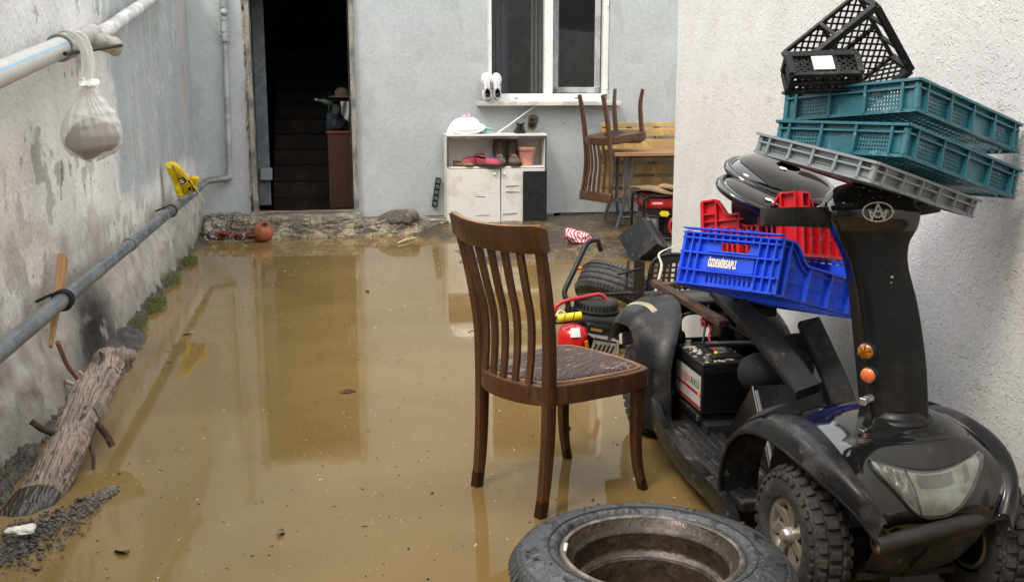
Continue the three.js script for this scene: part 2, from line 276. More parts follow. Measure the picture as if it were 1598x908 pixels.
// ---------- house at the back ----------
const house = thing('house', 'grey rendered house with a dark open doorway and a white window', 'house', [0, 0, -11]);
{
  const s = poly([[-1.7, .13], [6.2, .13], [6.2, 5.2], [-1.7, 5.2]]);
  const hole = (x0, x1, y0, y1) => { const h = new THREE.Path(); h.moveTo(x0, y0); h.lineTo(x0, y1); h.lineTo(x1, y1); h.lineTo(x1, y0); h.closePath(); s.holes.push(h); };
  hole(-.745, .295, .135, 2.46); hole(1.62, 2.90, 1.285, 2.62);
  const w = extr(s, .3); w.translate(0, 0, -.3);
  part('front_wall', w, M.greyWall, house);
  // rough footing under the render
  for (const q of [[2.0, .3, .3, 1.33, -.02, -.14], [4, .3, .28, 4.4, -.02, -.15], [.98, .3, .3, -1.2, -.02, -.16]]) part('footing', B(...q, 0, 0, 0, .01), M.concrete, house);
  // dark rooms behind
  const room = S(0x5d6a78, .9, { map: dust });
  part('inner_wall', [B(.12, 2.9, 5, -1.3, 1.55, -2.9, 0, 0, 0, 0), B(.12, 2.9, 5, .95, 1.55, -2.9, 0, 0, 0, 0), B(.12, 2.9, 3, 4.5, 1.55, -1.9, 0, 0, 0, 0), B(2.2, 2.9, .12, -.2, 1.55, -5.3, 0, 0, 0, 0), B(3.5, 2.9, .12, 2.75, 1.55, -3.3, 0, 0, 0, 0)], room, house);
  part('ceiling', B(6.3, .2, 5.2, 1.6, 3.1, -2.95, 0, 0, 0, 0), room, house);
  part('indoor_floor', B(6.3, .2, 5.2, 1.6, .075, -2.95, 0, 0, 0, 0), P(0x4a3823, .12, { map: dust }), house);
  part('roof', [B(8.6, .2, 6.4, 2.2, 5.3, -2.6, 0, 0, 0, .01)], S(0x5b4a42, .9), house);
  part('pier', B(.13, 2.32, .05, -.80, 1.3, -.275 + .0, 0, 0, 0, .003), S(0xb9bcbb, .8, { map: fineDust }), house);
  const pale = S(0xc3c6c8, .85, { map: fineDust });
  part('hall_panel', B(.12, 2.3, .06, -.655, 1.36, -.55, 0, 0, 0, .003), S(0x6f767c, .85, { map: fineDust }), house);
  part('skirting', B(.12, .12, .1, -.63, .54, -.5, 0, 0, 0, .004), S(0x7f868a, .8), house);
  // doorway frame
  const df = part('door_frame', [B(.045, 2.33, .22, -.722, 1.30, -.06, 0, 0, .003), B(.045, 2.33, .22, .272, 1.30, -.06, 0, 0, .003), B(1.04, .05, .22, -.22, 2.44, -.06)], S(0xb4b3ab, .75, { map: dust }), house);
  part('weather_strip', [B(.02, 2.28, .05, .243, 1.3, -.12)], M.blackMatte, df);
  part('peeling_edge', Array.from({ length: 26 }, (_, i) => B(rr(.012, .035), rr(.04, .16), .012, -.755 + rr(-.012, .008), .2 + i * .088, .004, 0, 0, rr(-.15, .15), .002)), S(0xcfc8b8, .95, { map: dust }), df);
  // stair inside the hall
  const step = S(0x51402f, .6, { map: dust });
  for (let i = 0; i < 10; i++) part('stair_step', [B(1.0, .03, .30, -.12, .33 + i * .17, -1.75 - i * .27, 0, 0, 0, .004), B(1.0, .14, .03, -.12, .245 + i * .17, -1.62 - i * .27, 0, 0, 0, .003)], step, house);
  // window
  const win = new THREE.Group(); win.name = 'window'; win.position.set(2.26, 1.285, 0); house.add(win);
  part('window_frame', [B(.055, 1.34, .09, -.612, .67, -.07), B(.06, 1.34, .09, .607, .67, -.07), B(1.28, .075, .09, 0, .037, -.07), B(1.28, .06, .09, 0, 1.31, -.07), B(.085, 1.34, .095, .005, .67, -.068)], M.whitePvc, win);
  part('pane', B(.55, 1.22, .006, -.31, .685, -.075, 0, 0, 0, 0), M.glass, win);
  const sash = new THREE.Group(); sash.name = 'sash'; sash.position.set(.57, .08, -.11); sash.rotation.y = -.30; win.add(sash);
  part('sash_frame', [B(.06, 1.2, .055, -.03, .6, 0), B(.06, 1.2, .055, -.47, .6, 0), B(.5, .06, .055, -.25, .03, 0), B(.5, .06, .055, -.25, 1.19, 0)], P(0xb3b8ba, .35, { map: fineDust }), sash);
  part('sash_pane', B(.39, 1.1, .006, -.25, .6, 0, 0, 0, 0, 0), M.glass, sash);
  part('hinge', [cyl([.624, .12, -.02], [.624, .20, -.02], .01), cyl([.624, .95, -.02], [.624, 1.03, -.02], .01)], M.whitePvc, win);
  part('drain_slot', [B(.035, .008, .006, -.33, .03, -.022), B(.035, .008, .006, .3, .03, -.022)], M.blackMatte, win);
  part('curtain', shell(40, 2, (u, v) => [-.60 + .24 * u, -.1 + 1.5 * v, -.42 + .02 * Math.sin(u * 26)], .004), S(0x333c4a, .9), win); part('curtain', shell(60, 2, (u, v) => [-.10 + .30 * u - .02, -.1 + 1.5 * v, -.35 + .025 * Math.sin(u * 40)], .004), S(0x55605b, .9), win);
  part('window_sill', [B(1.48, .045, .19, -.005, -.022, .045, 0, 0, 0, .006)], P(0xdcd9d2, .5, { map: fineDust }), win);
  // chipped spots in the render
  for (const [x, y] of [[2.12, 1.085], [2.42, 1.06], [2.02, 1.12]]) part('plaster_chip', B(.022, .008, .006, x, y, .002, 0, 0, .4, .002), S(0x53565a, .9), house);
}
// doorstep
{
  const h = (x, z) => { const n = fbm(x * .13 + 2, z * .13 + 7, 32, 5, 431); return n; };
  const st = thing('doorstep', 'broken concrete doorstep under the open doorway', 'doorstep', [0, 0, -10.7]);
  part('step_block', grid(120, 44, (u, v) => {
    const x = -.92 + u * 2.1; const front = .27 * (1 - .5 * sst(.3, 1.2, x)) + .12 * (h(x, 1) - .5); let z, y;
    const n1 = h(x * 3, v * 4) - .5, n2 = fbm(x * .6 + 1, v * 1.3, 64, 3, 433) - .5;
    const topY = x < .33 ? .185 : .12 + .09 * Math.exp(-(((x - .72) / .16) ** 2));
    if (v < .5) { const t = v / .5; z = front - .10 * t + .05 * n1 + .03 * n2; y = -.06 + (topY + .06) * t ** .8 + .035 * n2 + .03 * n1 * Math.sin(Math.PI * t); } else { const t = (v - .5) / .5; z = front - .10 - (front + .16) * t; y = topY + .03 * n2 * (1 - t) + .014 * n1; }
    return [x, Math.min(y, x < .33 ? .205 : 1), z];
  }), S(0xd0c4ae, .95, { map: rep(dust, 1.6), bumpMap: rep(grit, 2), bumpScale: .03 }), st);
  part('threshold_board', B(.97, .02, .13, -.225, .195, -.27, 0, 0, 0, .004), S(0xb7ada0, .8, { map: dust }), st);
  part('broken_lump', xf(rock(.13, 1.4, .8, .8, 7, 3, .4), .70, .14, .06), S(0x988c7c, .95, { map: dust, bumpMap: grit, bumpScale: .02 }), st);
}

// ---------- boundary wall on the left ----------
const LW = { z0: -11.05, z1: 2.2, y1: 2.5 };
const lwTex = (() => {
  const w = 2048, h = 768; // covers z -11..-2.5, y 0..2.6 ; repeats mirrored beyond
  return dtex(w, h, (u, v) => {
    const z = -11 + u * 8.5, y = v * 2.6;
    const n = fbm(u * 1.0, v * .31, 16, 6, 501), big = fbm(u, v * .31, 6, 4, 507), st = fbm(u * 1.0, v * .04, 64, 3, 511), fine = fbm(u, v * .31, 160, 3, 517), med = fbm(u, v * .31, 48, 4, 521);
    let c = mix3([.85, .85, .845], [.925, .925, .92], clamp(.5 + 1.6 * (n - .5)));
    // blue-grey repaint towards the house
    const blue = sst(-6.85 , -7.15, z + .9 * (med - .5) * .5 + .25 * (big - .5)) * sst(.62, .85, y + .5 * (n - .5));
    c = mix3(c, mix3([.61, .645, .66], [.69, .72, .73], n), blue * (.93 - .3 * sst(.6, .75, med)));
    // grey undercoat showing in flaked patches and drips
    const fl = sst(.69, .705, .45 * n + .45 * med + .2 * st - .05 * blue); c = mix3(c, [.69, .69, .675], .8 * fl);
    const drip = sst(.60, .72, st) * sst(.35, .6, big); c = mix3(c, [.79, .775, .745], .35 * drip);
    const cream = sst(-5.0, -4.5, z) * sst(.45, .6, n) * sst(1.45, 1.1, y); c = mix3(c, [.82, .78, .70], .5 * cream);
    const lowEdge = .78 + .35 * (n - .5) + .2 * (big - .5) + .05 * (z + 6);
    const low = sst(lowEdge + .04, lowEdge - .12, y);
    let base = mix3([.63, .61, .58], [.82, .805, .78], clamp(.5 + 1.8 * (med - .5) + .8 * (n - .5)));
    c = mix3(c, base, low * .9);
    const salt = sst(.52, .62, n + .35 * Math.exp(-(((y - .62) / .17) ** 2)) - .22) * sst(.50, .58, med); c = mix3(c, [.88, .87, .85], .75 * salt * low);
    // damp dark growth at the foot
    const damp = sst(.30, .0, y - .28 * (n - .4)) ; c = mix3(c, [.33, .31, .285], .42 * damp * sst(.35, .6, med + .12));
    const soot = Math.exp(-(((z + 5.85) / .36) ** 2)) * sst(.62, .05, y) * sst(.30, .58, med + .5 * n - .18); c = mix3(c, [.13, .125, .12], .92 * clamp(soot * 1.7));
    const moss = sst(.15, .02, y) * sst(.5, .62, fbm(u, v * .31, 24, 3, 531)); c = mix3(c, [.30, .33, .13], .7 * moss);
    const brick = Math.exp(-(((z + 10.45 + .12 * (y - 1.6)) / .1) ** 2)) * sst(1.0, 1.35, y); c = mix3(c, mix3([.68, .56, .50], [.80, .76, .70], med), brick);
    const sc = sst(.66, .70, fbm(u, v * .12, 128, 3, 561)) * sst(.5, .6, big + .2 * (n - .5)); c = mix3(c, [.50, .48, .45], .22 * sc); const chip = sst(.735, .755, .5 * med + .5 * fine) * .6; c = mix3(c, [.42, .40, .37], chip); const vs = fbm(u, v * .02, 32, 4, 563); c = c.map((q) => q * (.93 + .14 * vs));
    return c;
  }, true, true);
})();
{
  lwTex.wrapS = lwTex.wrapT = THREE.MirroredRepeatWrapping;
  const hBump = dtex(1024, 1024, (u, v) => .5 * fbm(u, v, 24, 5, 541) + .3 * fbm(u, v, 90, 3, 543) + .2 * fbm(u, v, 6, 3, 547), false);
  const mat = S(0xebebeb, .95, { map: lwTex });
  const yard = thing('boundary_wall', 'tall weathered boundary wall with peeling white and blue-grey paint', 'wall', [-1.24, 0, 0]);
  const nu = 420, nv = 110, zz = (u) => LW.z0 + (LW.z1 - LW.z0) * u, yy = (v) => -.15 + (LW.y1 + .15) * v;
  const sx = (z, y) => {
    const n = fbm((z + 20) * .02, (y + 1) * .02, 32, 6, 501) - .5, m = fbm((z + 20) * .12, (y + 1) * .12, 64, 4, 551) - .5;
    const edge = .42 + .14 * n; const low = sst(edge + .06, edge - .16, y);
    const fine = fbm((z + 20) * .9, (y + 1) * .9, 128, 2, 557) - .5;
    return -.045 + low * (.05 + .07 * m) + .02 * n + .006 * m + fine * (.004 + .008 * low) + .03 * sst(.22, -.02, y + .25 * m);
  };
  const g = grid(nu, nv, (u, v) => { const z = zz(u), y = yy(v); return [sx(z, y), y, z]; });
  const uv = g.attributes.uv, p = g.attributes.position;
  for (let i = 0; i < p.count; i++) uv.setXY(i, (p.getZ(i) + 11) / 8.5, p.getY(i) / 2.6);
  part('plaster_face', g, mat, yard, { keepUV: true });
  const bk = B(.3, LW.y1 + .14, LW.z1 - LW.z0, -.24, LW.y1 / 2 - .08, (LW.z0 + LW.z1) / 2, 0, 0, 0, 0);
  part('wall_core', bk, M.concrete, yard);
  mat.bumpMap = rep(hBump, 5, 1.6); mat.bumpScale = .013;
}

// ---------- white building on the right ----------
{
  const nb = thing('stucco_building', 'white building corner with rough trowelled stucco beside the scooter', 'building', [2.01, 0, -6.1]);
  // slightly uneven corner and face
  const nz = 90, ny = 60;
  part('side_wall', grid(nz, ny, (u, v) => { const z = 8.4 * u, y = -.2 + 4.2 * v; const n = fbm(z * .05 + 1, y * .05 + 2, 16, 4, 601) - .5; return [.03 * n * sst(0, .2, z), y, z]; }), M.stucco, nb);
  part('end_wall', grid(60, ny, (u, v) => [4.2 * u, -.2 + 4.2 * v, 0]), M.stucco, nb);
  part('inner_block', B(4.1, 4.1, 8.2, 2.12, 1.9, 4.16, 0, 0, 0, 0), M.concrete, nb);
  part('roof_slab', B(4.5, .12, 8.7, 2.12, 4.06, 4.15, 0, 0, 0, .01), M.concrete, nb);
  // loose render crumbs and broken footing along its base
  part('broken_base', grid(70, 8, (u, v) => { const z = 1.2 + 4.5 * u; const n = fbm(z * .2 + 1, v + 2, 32, 4, 611); return [-.015 - .16 * v * (.25 + n), .13 * (1 - v) * (.5 + n) - .03 * v + .01, z]; }), S(0x8c7d6b, .95, { map: dust, bumpMap: grit, bumpScale: .02 }), nb);
}

// houses across the lane behind the viewer, mirrored in the glossy plastic
{
  const o = thing('opposite_house', 'plain house across the lane behind the viewer', 'house', [1, 0, 5.5]);
  part('wall', B(16, 6.2, .3, 0, 3.0, 0, 0, 0, 0, .01), S(0x7a7672, .9), o); part('roof', B(16.6, .2, 5, 0, 6.2, 2.2, 0, 0, 0, .01), S(0x5b4038, .9), o);
}
// ---------- pipes and things along the left wall ----------
{
  const w = thing('waste_pipe', 'white plastic waste pipe with blue stripe along the left wall', 'pipe', [-1.17, 1.43, -3.9]);
  const L = (x, y, z) => [x + 1.17, y - 1.43, z + 3.9];
  const a = [-1.175, 1.395, -3.5], b = [-1.165, 1.63, -5.3];
  part('pipe', cyl(L(...a), L(...b), .048, .048, 24), M.greyPvc, w);
  // the printed stripe lies along the pipe
  { const g = []; for (let i = 0; i < 1; i++) { const d = V(...b).sub(V(...a)).normalize(), up = V(0, 1, 0).addScaledVector(d, -d.y).normalize(), rt = d.clone().cross(up); const f = (t, an) => V(...a).lerp(V(...b), t).addScaledVector(up, .0487 * Math.sin(an)).addScaledVector(rt, .0487 * Math.cos(an)); const s = rt.x > 0 ? 1 : -1; g.push(grid(3, 1, (u, v) => { const q = f(v, s > 0 ? .55 + .16 * u : Math.PI - .55 - .16 * u); return L(q.x, q.y, q.z); })); } part('blue_stripe', g, S(0x86b5d0, .5), w); }
  const c = V(...b).sub(V(...a)).normalize(), off = (t, r) => L(b[0] + c.x * t, b[1] + c.y * t, b[2] + c.z * t);
  part('coupling', [cyl(off(-.10, 0), off(.12, 0), .058, .058, 24), cyl(off(-.10, 0), off(-.07, 0), .064, .064, 24), cyl(off(.02, 0), off(.05, 0), .064, .064, 24), cyl(off(.1, 0), off(.62, 0), .05, .05, 24)], S(0xb9b7b0, .5, { map: fineDust }), w);
  part('branch_mouth', [cyl(off(.45, 0), L(-1.10, 1.655, -6.15), .045, .047, 20, true), xf(new THREE.TorusGeometry(.046, .007, 8, 24), ...L(-1.10, 1.655, -6.15), 0, .9, 0)], S(0xb9b7b0, .5, { map: fineDust }), w);
  part('hook_rod', cyl(L(-1.09, 1.585, -4.95), L(-1.06, 1.66, -6.12), .009), M.blackMatte, w);
  part('rising_pipe', tube([[-1.17, 1.655, -5.55], [-1.185, 1.70, -6.05], [-1.19, 1.76, -6.5], [-1.19, 1.865, -7.1], [-1.19, 2.06, -8.2], [-1.19, 2.28, -9.2]].map((q) => L(...q)), .042, 60, 16), S(0xd3d4d0, .5, { map: fineDust }), w);
}
{
  const w = thing('water_pipe', 'grey metal pipe fixed low along the left wall', 'pipe', [-1.165, .53, -3.5]);
  const L = (x, y, z) => [x + 1.165, y - .53, z + 3.5];
  part('pipe', cyl(L(-1.165, .53, -3.4), L(-1.165, .525, -9.5), .034, .034, 20), M.steel, w);
  part('pipe_far_length', bent([L(-1.165, .525, -9.5), L(-1.165, .53, -10.86), L(-.96, .55, -10.94)], .031, .12, 14), S(0xa6aaab, .6, { map: dust }), w);
  for (const z of [-6.55, -8.2, -9.7]) part('pipe_joint', cyl(L(-1.165, .528, z), L(-1.165, .528, z - .12), .040, .040, 20), M.steel, w);
  for (const z of [-4.88, -8.3]) part('pipe_tie', [xf(new THREE.TorusGeometry(.04, .009, 8, 20), ...L(-1.165, .528, z), 0, 0, 0), xf(new THREE.TorusGeometry(.041, .007, 8, 20), ...L(-1.165, .528, z - .03), 0, .25, 0), beam(L(-1.2, .56, z), L(-1.27, .53, z + .02), .012, .012)], M.blackMatte, w);
  const r = thing('riser_pipe', 'thin grey riser pipe with valve beside the doorway', 'pipe', [-.955, .55, -10.95]);
  const K = (x, y, z) => [x + .955, y - .55, z + 10.95];
  part('pipe', cyl(K(-.957, .55, -10.95), K(-.925, 2.9, -10.95), .026, .026, 16), S(0xa8adaf, .6, { map: fineDust }), r);
  part('elbow', bent([K(-1.02, .53, -10.945), K(-.957, .545, -10.95), K(-.955, .64, -10.95)], .032, .05, 14), S(0xa8adaf, .6, { map: fineDust }), r);
  const vy = [1.86, 1.95, 2.06, 2.18]; part('valve', vy.map((y) => cyl(K(-.935, y, -10.945), K(-.934, y + .035, -10.945), .042, .042, 8)).concat([cyl(K(-.934, 1.86, -10.945), K(-.93, 2.25, -10.945), .034, .034, 12), xf(new THREE.SphereGeometry(.036, 12, 10), ...K(-.93, 2.13, -10.92)), beam(K(-.985, 1.93, -10.93), K(-.98, 2.1, -10.93), .012, .012), beam(K(-.985, 1.93, -10.93), K(-.93, 1.93, -10.93), .012, .012)]), S(0xa8adaf, .5, { map: fineDust }), r);
}
// plastic bag
{
  const b = thing('plastic_bag', 'knotted white plastic bag hanging from the waste pipe', 'bag', [-1.04, 1.12, -5.12]);
  const prof = [[.0, .015], [.03, .06], [.09, .112], [.18, .142], [.3, .152], [.42, .142], [.55, .118], [.68, .082], [.80, .048], [.90, .024], [1, .015]];
  const rad = (t) => { for (let i = 1; i < prof.length; i++) if (t <= prof[i][0]) { const a = prof[i - 1], c = prof[i]; const k = (t - a[0]) / (c[0] - a[0]); return mix(a[1], c[1], k * k * (3 - 2 * k)); } return .02; };
  const g = ring(220, 60, (u, v) => { const a = u * 2 * Math.PI, r = rad(v), pl = sst(.25, .7, v) * .16 + .015; const fold = 1 + pl * 1.5 * ((1 - Math.abs(2 * vn(u * 26 + .7 * Math.sin(v * 5), v * 1.6, 26, 711) - 1)) - .5 + .5 * (1 - Math.abs(2 * vn(u * 47, v * 2.3 + 3, 47, 713) - 1)) - .25) + .05 * (vn(u * 5, v * 3, 5, 701) - .5) * 2 + .02 * (1 - Math.abs(2 * vn(u * 12 + v * 3, v * 6, 999, 703) - 1)); const rx = r * fold; return [rx * Math.cos(a) * .85, .005 + .36 * v + .012 * Math.sin(a * 2 + .5) * (1 - v), rx * Math.sin(a) * 1.08]; });
  part('bag_skin', g, P(0xfaf9f8, .38, { transmission: .78, thickness: 0, bumpMap: grit, bumpScale: .004 }), b);
  part('contents', [xf(rock(.115, .9, .72, 1.1, 3, 3, .2), 0, .10, .0)], S(0x6e5f54, .9, { map: fineDust }), b);
  part('handle', [bar([[.0, .34, .015], [.01, .42, .03], [-.02, .53, .035], [-.06, .56, .035]], .034, .004, [1, 0, .35], 14), bar([[.0, .34, -.01], [.015, .43, -.03], [-.01, .54, -.035], [-.06, .565, -.035]], .032, .004, [1, 0, .35], 14), xf(rock(.03, .8, .7, 1.3, 9, 2, .5), .0, .345, .0)], P(0xf1efec, .45, { transmission: .3, thickness: 0 }), b);
  part('torn_tip', [xf(rock(.022, 1.6, .5, 1.9, 11, 2, .6), .01, .34, .06, .4, 0, 0), xf(rock(.02, 1.2, .5, 1.8, 13, 2, .6), .01, .345, -.06, -.4, 0, 0)], P(0xf1efec, .45, { transmission: .3, thickness: 0 }), b);
}
// wooden stake tied to the pipe
{
  const s = thing('wooden_stake', 'tapered wooden stake tied behind the grey pipe', 'stake', [-1.215, .335, -4.83]);
  part('stake', bar([[0, 0, 0], [.0, .12, -.12], [.0, .34, -.345]], (t) => .02 + .042 * t, (t) => .014 + .022 * t, [0, .7, .7], 10), M.rawWood, s);
}
{
  const t = thing('dry_twig', 'pinkish forked twig hanging below the wooden stake', 'twig', [-1.13, .02, -5.15]);
  part('stem', tube([[-.06, .33, .30], [-.05, .2, .2], [-.02, .09, .1], [.0, .0, -.02]], .011, 24, 7), S(0xa9786a, .85, { map: fineDust }), t);
  part('side_shoot', [tube([[-.01, .05, .05], [-.05, .075, .09], [-.09, .10, .10]], .009, 10, 6), tube([[-.005, .04, .02], [-.02, .085, .03], [-.035, .13, .05]], .008, 10, 6)], S(0xc2b39b, .8), t);
}
// driftwood log
{
  const d = thing('driftwood_log', 'weathered dark driftwood plank leaning out of the water by the left wall', 'log', [-1.06, 0, -3.78]);
  const p0 = V(-.05, -.05, .06), p1 = V(.13, .285, -.93); const ax = p1.clone().sub(p0).normalize(), sd = V(1, .12, .38).addScaledVector(ax, -V(1, .12, .38).dot(ax)).normalize(), nn = ax.clone().cross(sd).normalize();
  const N = 72, MM = 60;
  const body = (v0, v1) => ring(N, Math.ceil(MM * (v1 - v0)), (u, vv) => { const v = v0 + (v1 - v0) * vv;  const a = u * 2 * Math.PI; const wv = .082 * (1 - .12 * v) * (1 + .1 * Math.sin(v * 9)) , tv = .05; const ca = Math.cos(a), sa = Math.sin(a); const sq = 1 / Math.max(Math.abs(ca), Math.abs(sa)) ** .55; let rx = wv * ca * sq, ry = tv * sa * sq; const n = vn(u * 18, v * 4, 18, 801) - .5, n2 = vn(u * 7, v * 9, 7, 803) - .5, n3 = vn(u * 30, v * 26, 30, 807) - .5; const k = 1 + .16 * n + .26 * n2 + .07 * n3; const end = v > .97 ? 1 - (v - .97) * 12 : v < .02 ? .5 + v * 25 : 1; rx *= k * end; ry *= k * end; const t = v + (v > .93 ? .05 * (vn(u * 7, 3, 7, 805) - .5) : 0); const q = p0.clone().lerp(p1, t).addScaledVector(sd, rx + .02 * Math.sin(v * 5)).addScaledVector(nn, ry); return [q.x, q.y, q.z]; });
  part('wood_body', body(.17, 1), M.drift, d); part('wet_foot', body(0, .17), P(0x3a322b, .4, { map: fineDust, bumpMap: rep(driftBump, 2.5, 2.5), bumpScale: .012 }), d);
  part('ragged_end', [xf(rock(.07, 1.1, .75, .6, 23, 3, .6), .13, .29, -.93, .3, .3, 0)], M.drift, d);
  for (const q of [tube([[.01, .13, -.42], [-.045, .165, -.40], [-.085, .20, -.40]], .013, 12, 7), tube([[.13, .15, -.5], [.165, .10, -.49], [.185, .055, -.485]], .014, 12, 7), tube([[.11, .1, -.42], [.13, .05, -.4], [.13, -.02, -.38]], .007, 10, 6)]) part('broken_branch', q, M.twig, d);
}
// mud bank and gravel at the foot of the wall
{
  const wet = P(0x6d665c, .5, { map: rep(dust, 2), bumpMap: rep(grit, 2), bumpScale: .03 });
  const f = (x, z) => { const n = fbm((x + 4) * .25, (z + 12) * .1, 32, 5, 811); const d = x + 1.24; const wd = .02 + .09 * n + .13 * Math.exp(-(((z + 6.2) / .6) ** 2)) + .08 * Math.exp(-(((z + 10.4) / .4) ** 2)); return (.10 * (n + .15) + .02) * (1 - d / wd) - .01 + .03 * (fbm((x + 3) * .9, (z + 12) * .9, 64, 3, 815) - .5); };
  part('mud_bank', grid(26, 300, (u, v) => { const x = -1.30 + .62 * u, z = -3.2 - 7.5 * v; return [x, Math.max(-.08, f(x, z)), z]; }), wet, null, { kind: 'structure' });
  // gravel spit in the left foreground
  const g = [], spit = (t) => [mix(-1.13, -.80, t) , mix(-3.30, -3.92, t)];
  seedState = 404; for (let i = 0; i < 1500; i++) { const t = rnd(), [x, z] = spit(t); const r = rr(.0015, .006) * (rnd() < .12 ? rr(1.5, 3) : 1); const q = new THREE.IcosahedronGeometry(r, 0); q.scale(rr(.7, 1.5), rr(.4, .9), rr(.7, 1.4)); g.push(norm(xf(q, x + (rr(-1, 1) + rr(-.6, .6)) * .17 * (1.12 - t) ** 1.3, .004 + rr(-.004, .014) * (1 - .6 * t), z + rr(-1, 1) * .11 * (1.1 - .7 * t), rnd() * 3, rnd() * 3, 0))); }
  tag(part('gravel', g, P(0x8d857a, .6, { map: dust }), null, { kind: 'stuff' }), 'grey gravel spit lying at the water edge below the driftwood', 'gravel');
  part('gravel_bed', grid(30, 16, (u, v) => { const [x, z] = spit(u); const a = v * Math.PI; const n = fbm(u * .5, v * .5, 16, 4, 821); return [x + .10 * Math.cos(a) * (1.1 - u) * (.7 + n), -.022 + .03 * Math.sin(a) * (.6 + n) * (1 - .5 * u), z + .06 * Math.cos(a) * (.6 + n * .8)]; }), wet, null, { kind: 'structure' });
  // moss
  const m = []; seedState = 505;
  for (const [cx, cz, n, r] of [[-1.155, -7.3, 520, .11], [-1.15, -9.15, 340, .10], [-1.16, -6.7, 200, .08], [-1.16, -8.2, 160, .1]]) for (let i = 0; i < n; i++) { const a = rnd() * 6.28, d = Math.sqrt(rnd()) * r; const x = cx + Math.cos(a) * d * .55, z = cz + Math.sin(a) * d * 2.2; const q = new THREE.ConeGeometry(rr(.002, .006), rr(.006, .02), 4); m.push(norm(xf(q, x, Math.max(.01, f(x, z)) + rr(0, .03), z, rr(-.9, .9), 0, rr(-.9, .9)))); }
  tag(part('moss', m, S(0x59602f, .95), null, { kind: 'stuff' }), 'green moss tufts at the wet foot of the left wall', 'moss');
}
// rubble in the corner by the doorway
{
  const brick = S(0x9a4a35, .9, { map: dust }), lime = S(0xd3ccbf, .95, { map: dust, bumpMap: grit, bumpScale: .01 });
  const bits = [['brick_fragment', [-.99, .05, -10.42], .055, brick, 'cracked red brick fragment nearest the left wall corner', [1.4, .6, .9]], ['brick_fragment', [-.86, .045, -10.38], .04, brick, 'small red brick fragment between the corner rubble and the round pot', [1.4, .6, 1]], ['tile_fragment', [-.735, .05, -10.42], .06, brick, 'flat reddish tile fragment touching the round pot', [1.5, .35, .8]],
    ['rubble_chunk', [-1.06, .11, -10.66], .07, lime, 'pale mortar chunk in the corner below the riser pipe', [1.3, .8, 1]], ['rubble_chunk', [-.93, .12, -10.74], .075, lime, 'whitish rubble chunk against the footing left of the doorway', [1.4, .7, 1]], ['rubble_chunk', [-.80, .10, -10.66], .06, lime, 'grey rubble chunk beside the left end of the doorstep', [1.2, .8, 1]], ['rubble_chunk', [-1.13, .10, -10.45], .06, lime, 'rubble chunk wedged at the end of the left wall', [1, .9, 1.4]]];
  bits.forEach(([n, p, r, m, lab, s], i) => { const o = part(n, rock(r, ...s, 31 + i, 2, .55), m, null); o.position.set(...p); tag(o, lab, n.replace('_', ' ')); });
  const g = []; seedState = 606; for (let i = 0; i < 420; i++) { const x = rr(-1.17, -.72), z = rr(-10.95, -10.36), r = rr(.004, .02); const q = new THREE.IcosahedronGeometry(r, 0); g.push(norm(xf(q, x, .03 + .16 * sst(-10.4, -10.8, z) + rr(-.02, .02), z, rnd() * 3, rnd() * 3, 0))); }
  tag(part('crumbled_plaster', g, lime, null, { kind: 'stuff' }), 'crumbled plaster bits heaped in the corner left of the doorway', 'rubble');
  part('rubble_bed', grid(24, 20, (u, v) => { const x = -1.2 + .5 * u, z = -10.98 + .66 * v; const n = fbm(u, v, 8, 4, 831); return [x, -.06 + .22 * (1 - v) ** .7 + .05 * n, z]; }), S(0x9a8f80, .95, { map: fineDust, bumpMap: grit, bumpScale: .02 }), null, { kind: 'structure' });
  const pot = thing('round_jug', 'round terracotta jug lying in the water by the doorstep', 'jug', [-.62, .03, -10.30]);
  part('jug_body', xf(lathe([[.001, -.085], [.05, -.078], [.085, -.04], [.098, .0], [.09, .045], [.06, .075], [.035, .088], [.03, .1], [.036, .11], [.028, .108], [.022, .09]], 32), 0, .055, 0, .5, 0, -.25), P(0xa8623f, .45, { map: fineDust }), pot);
  part('clay_shard', xf(shell(10, 6, (u, v) => [.06 * Math.cos(u * 2.2), .03 * Math.sin(v * 1.5), .05 * Math.sin(u * 2.2) * v], .012), -.12, .02, .06), S(0x8d4a30, .9, { map: dust }), pot);
}
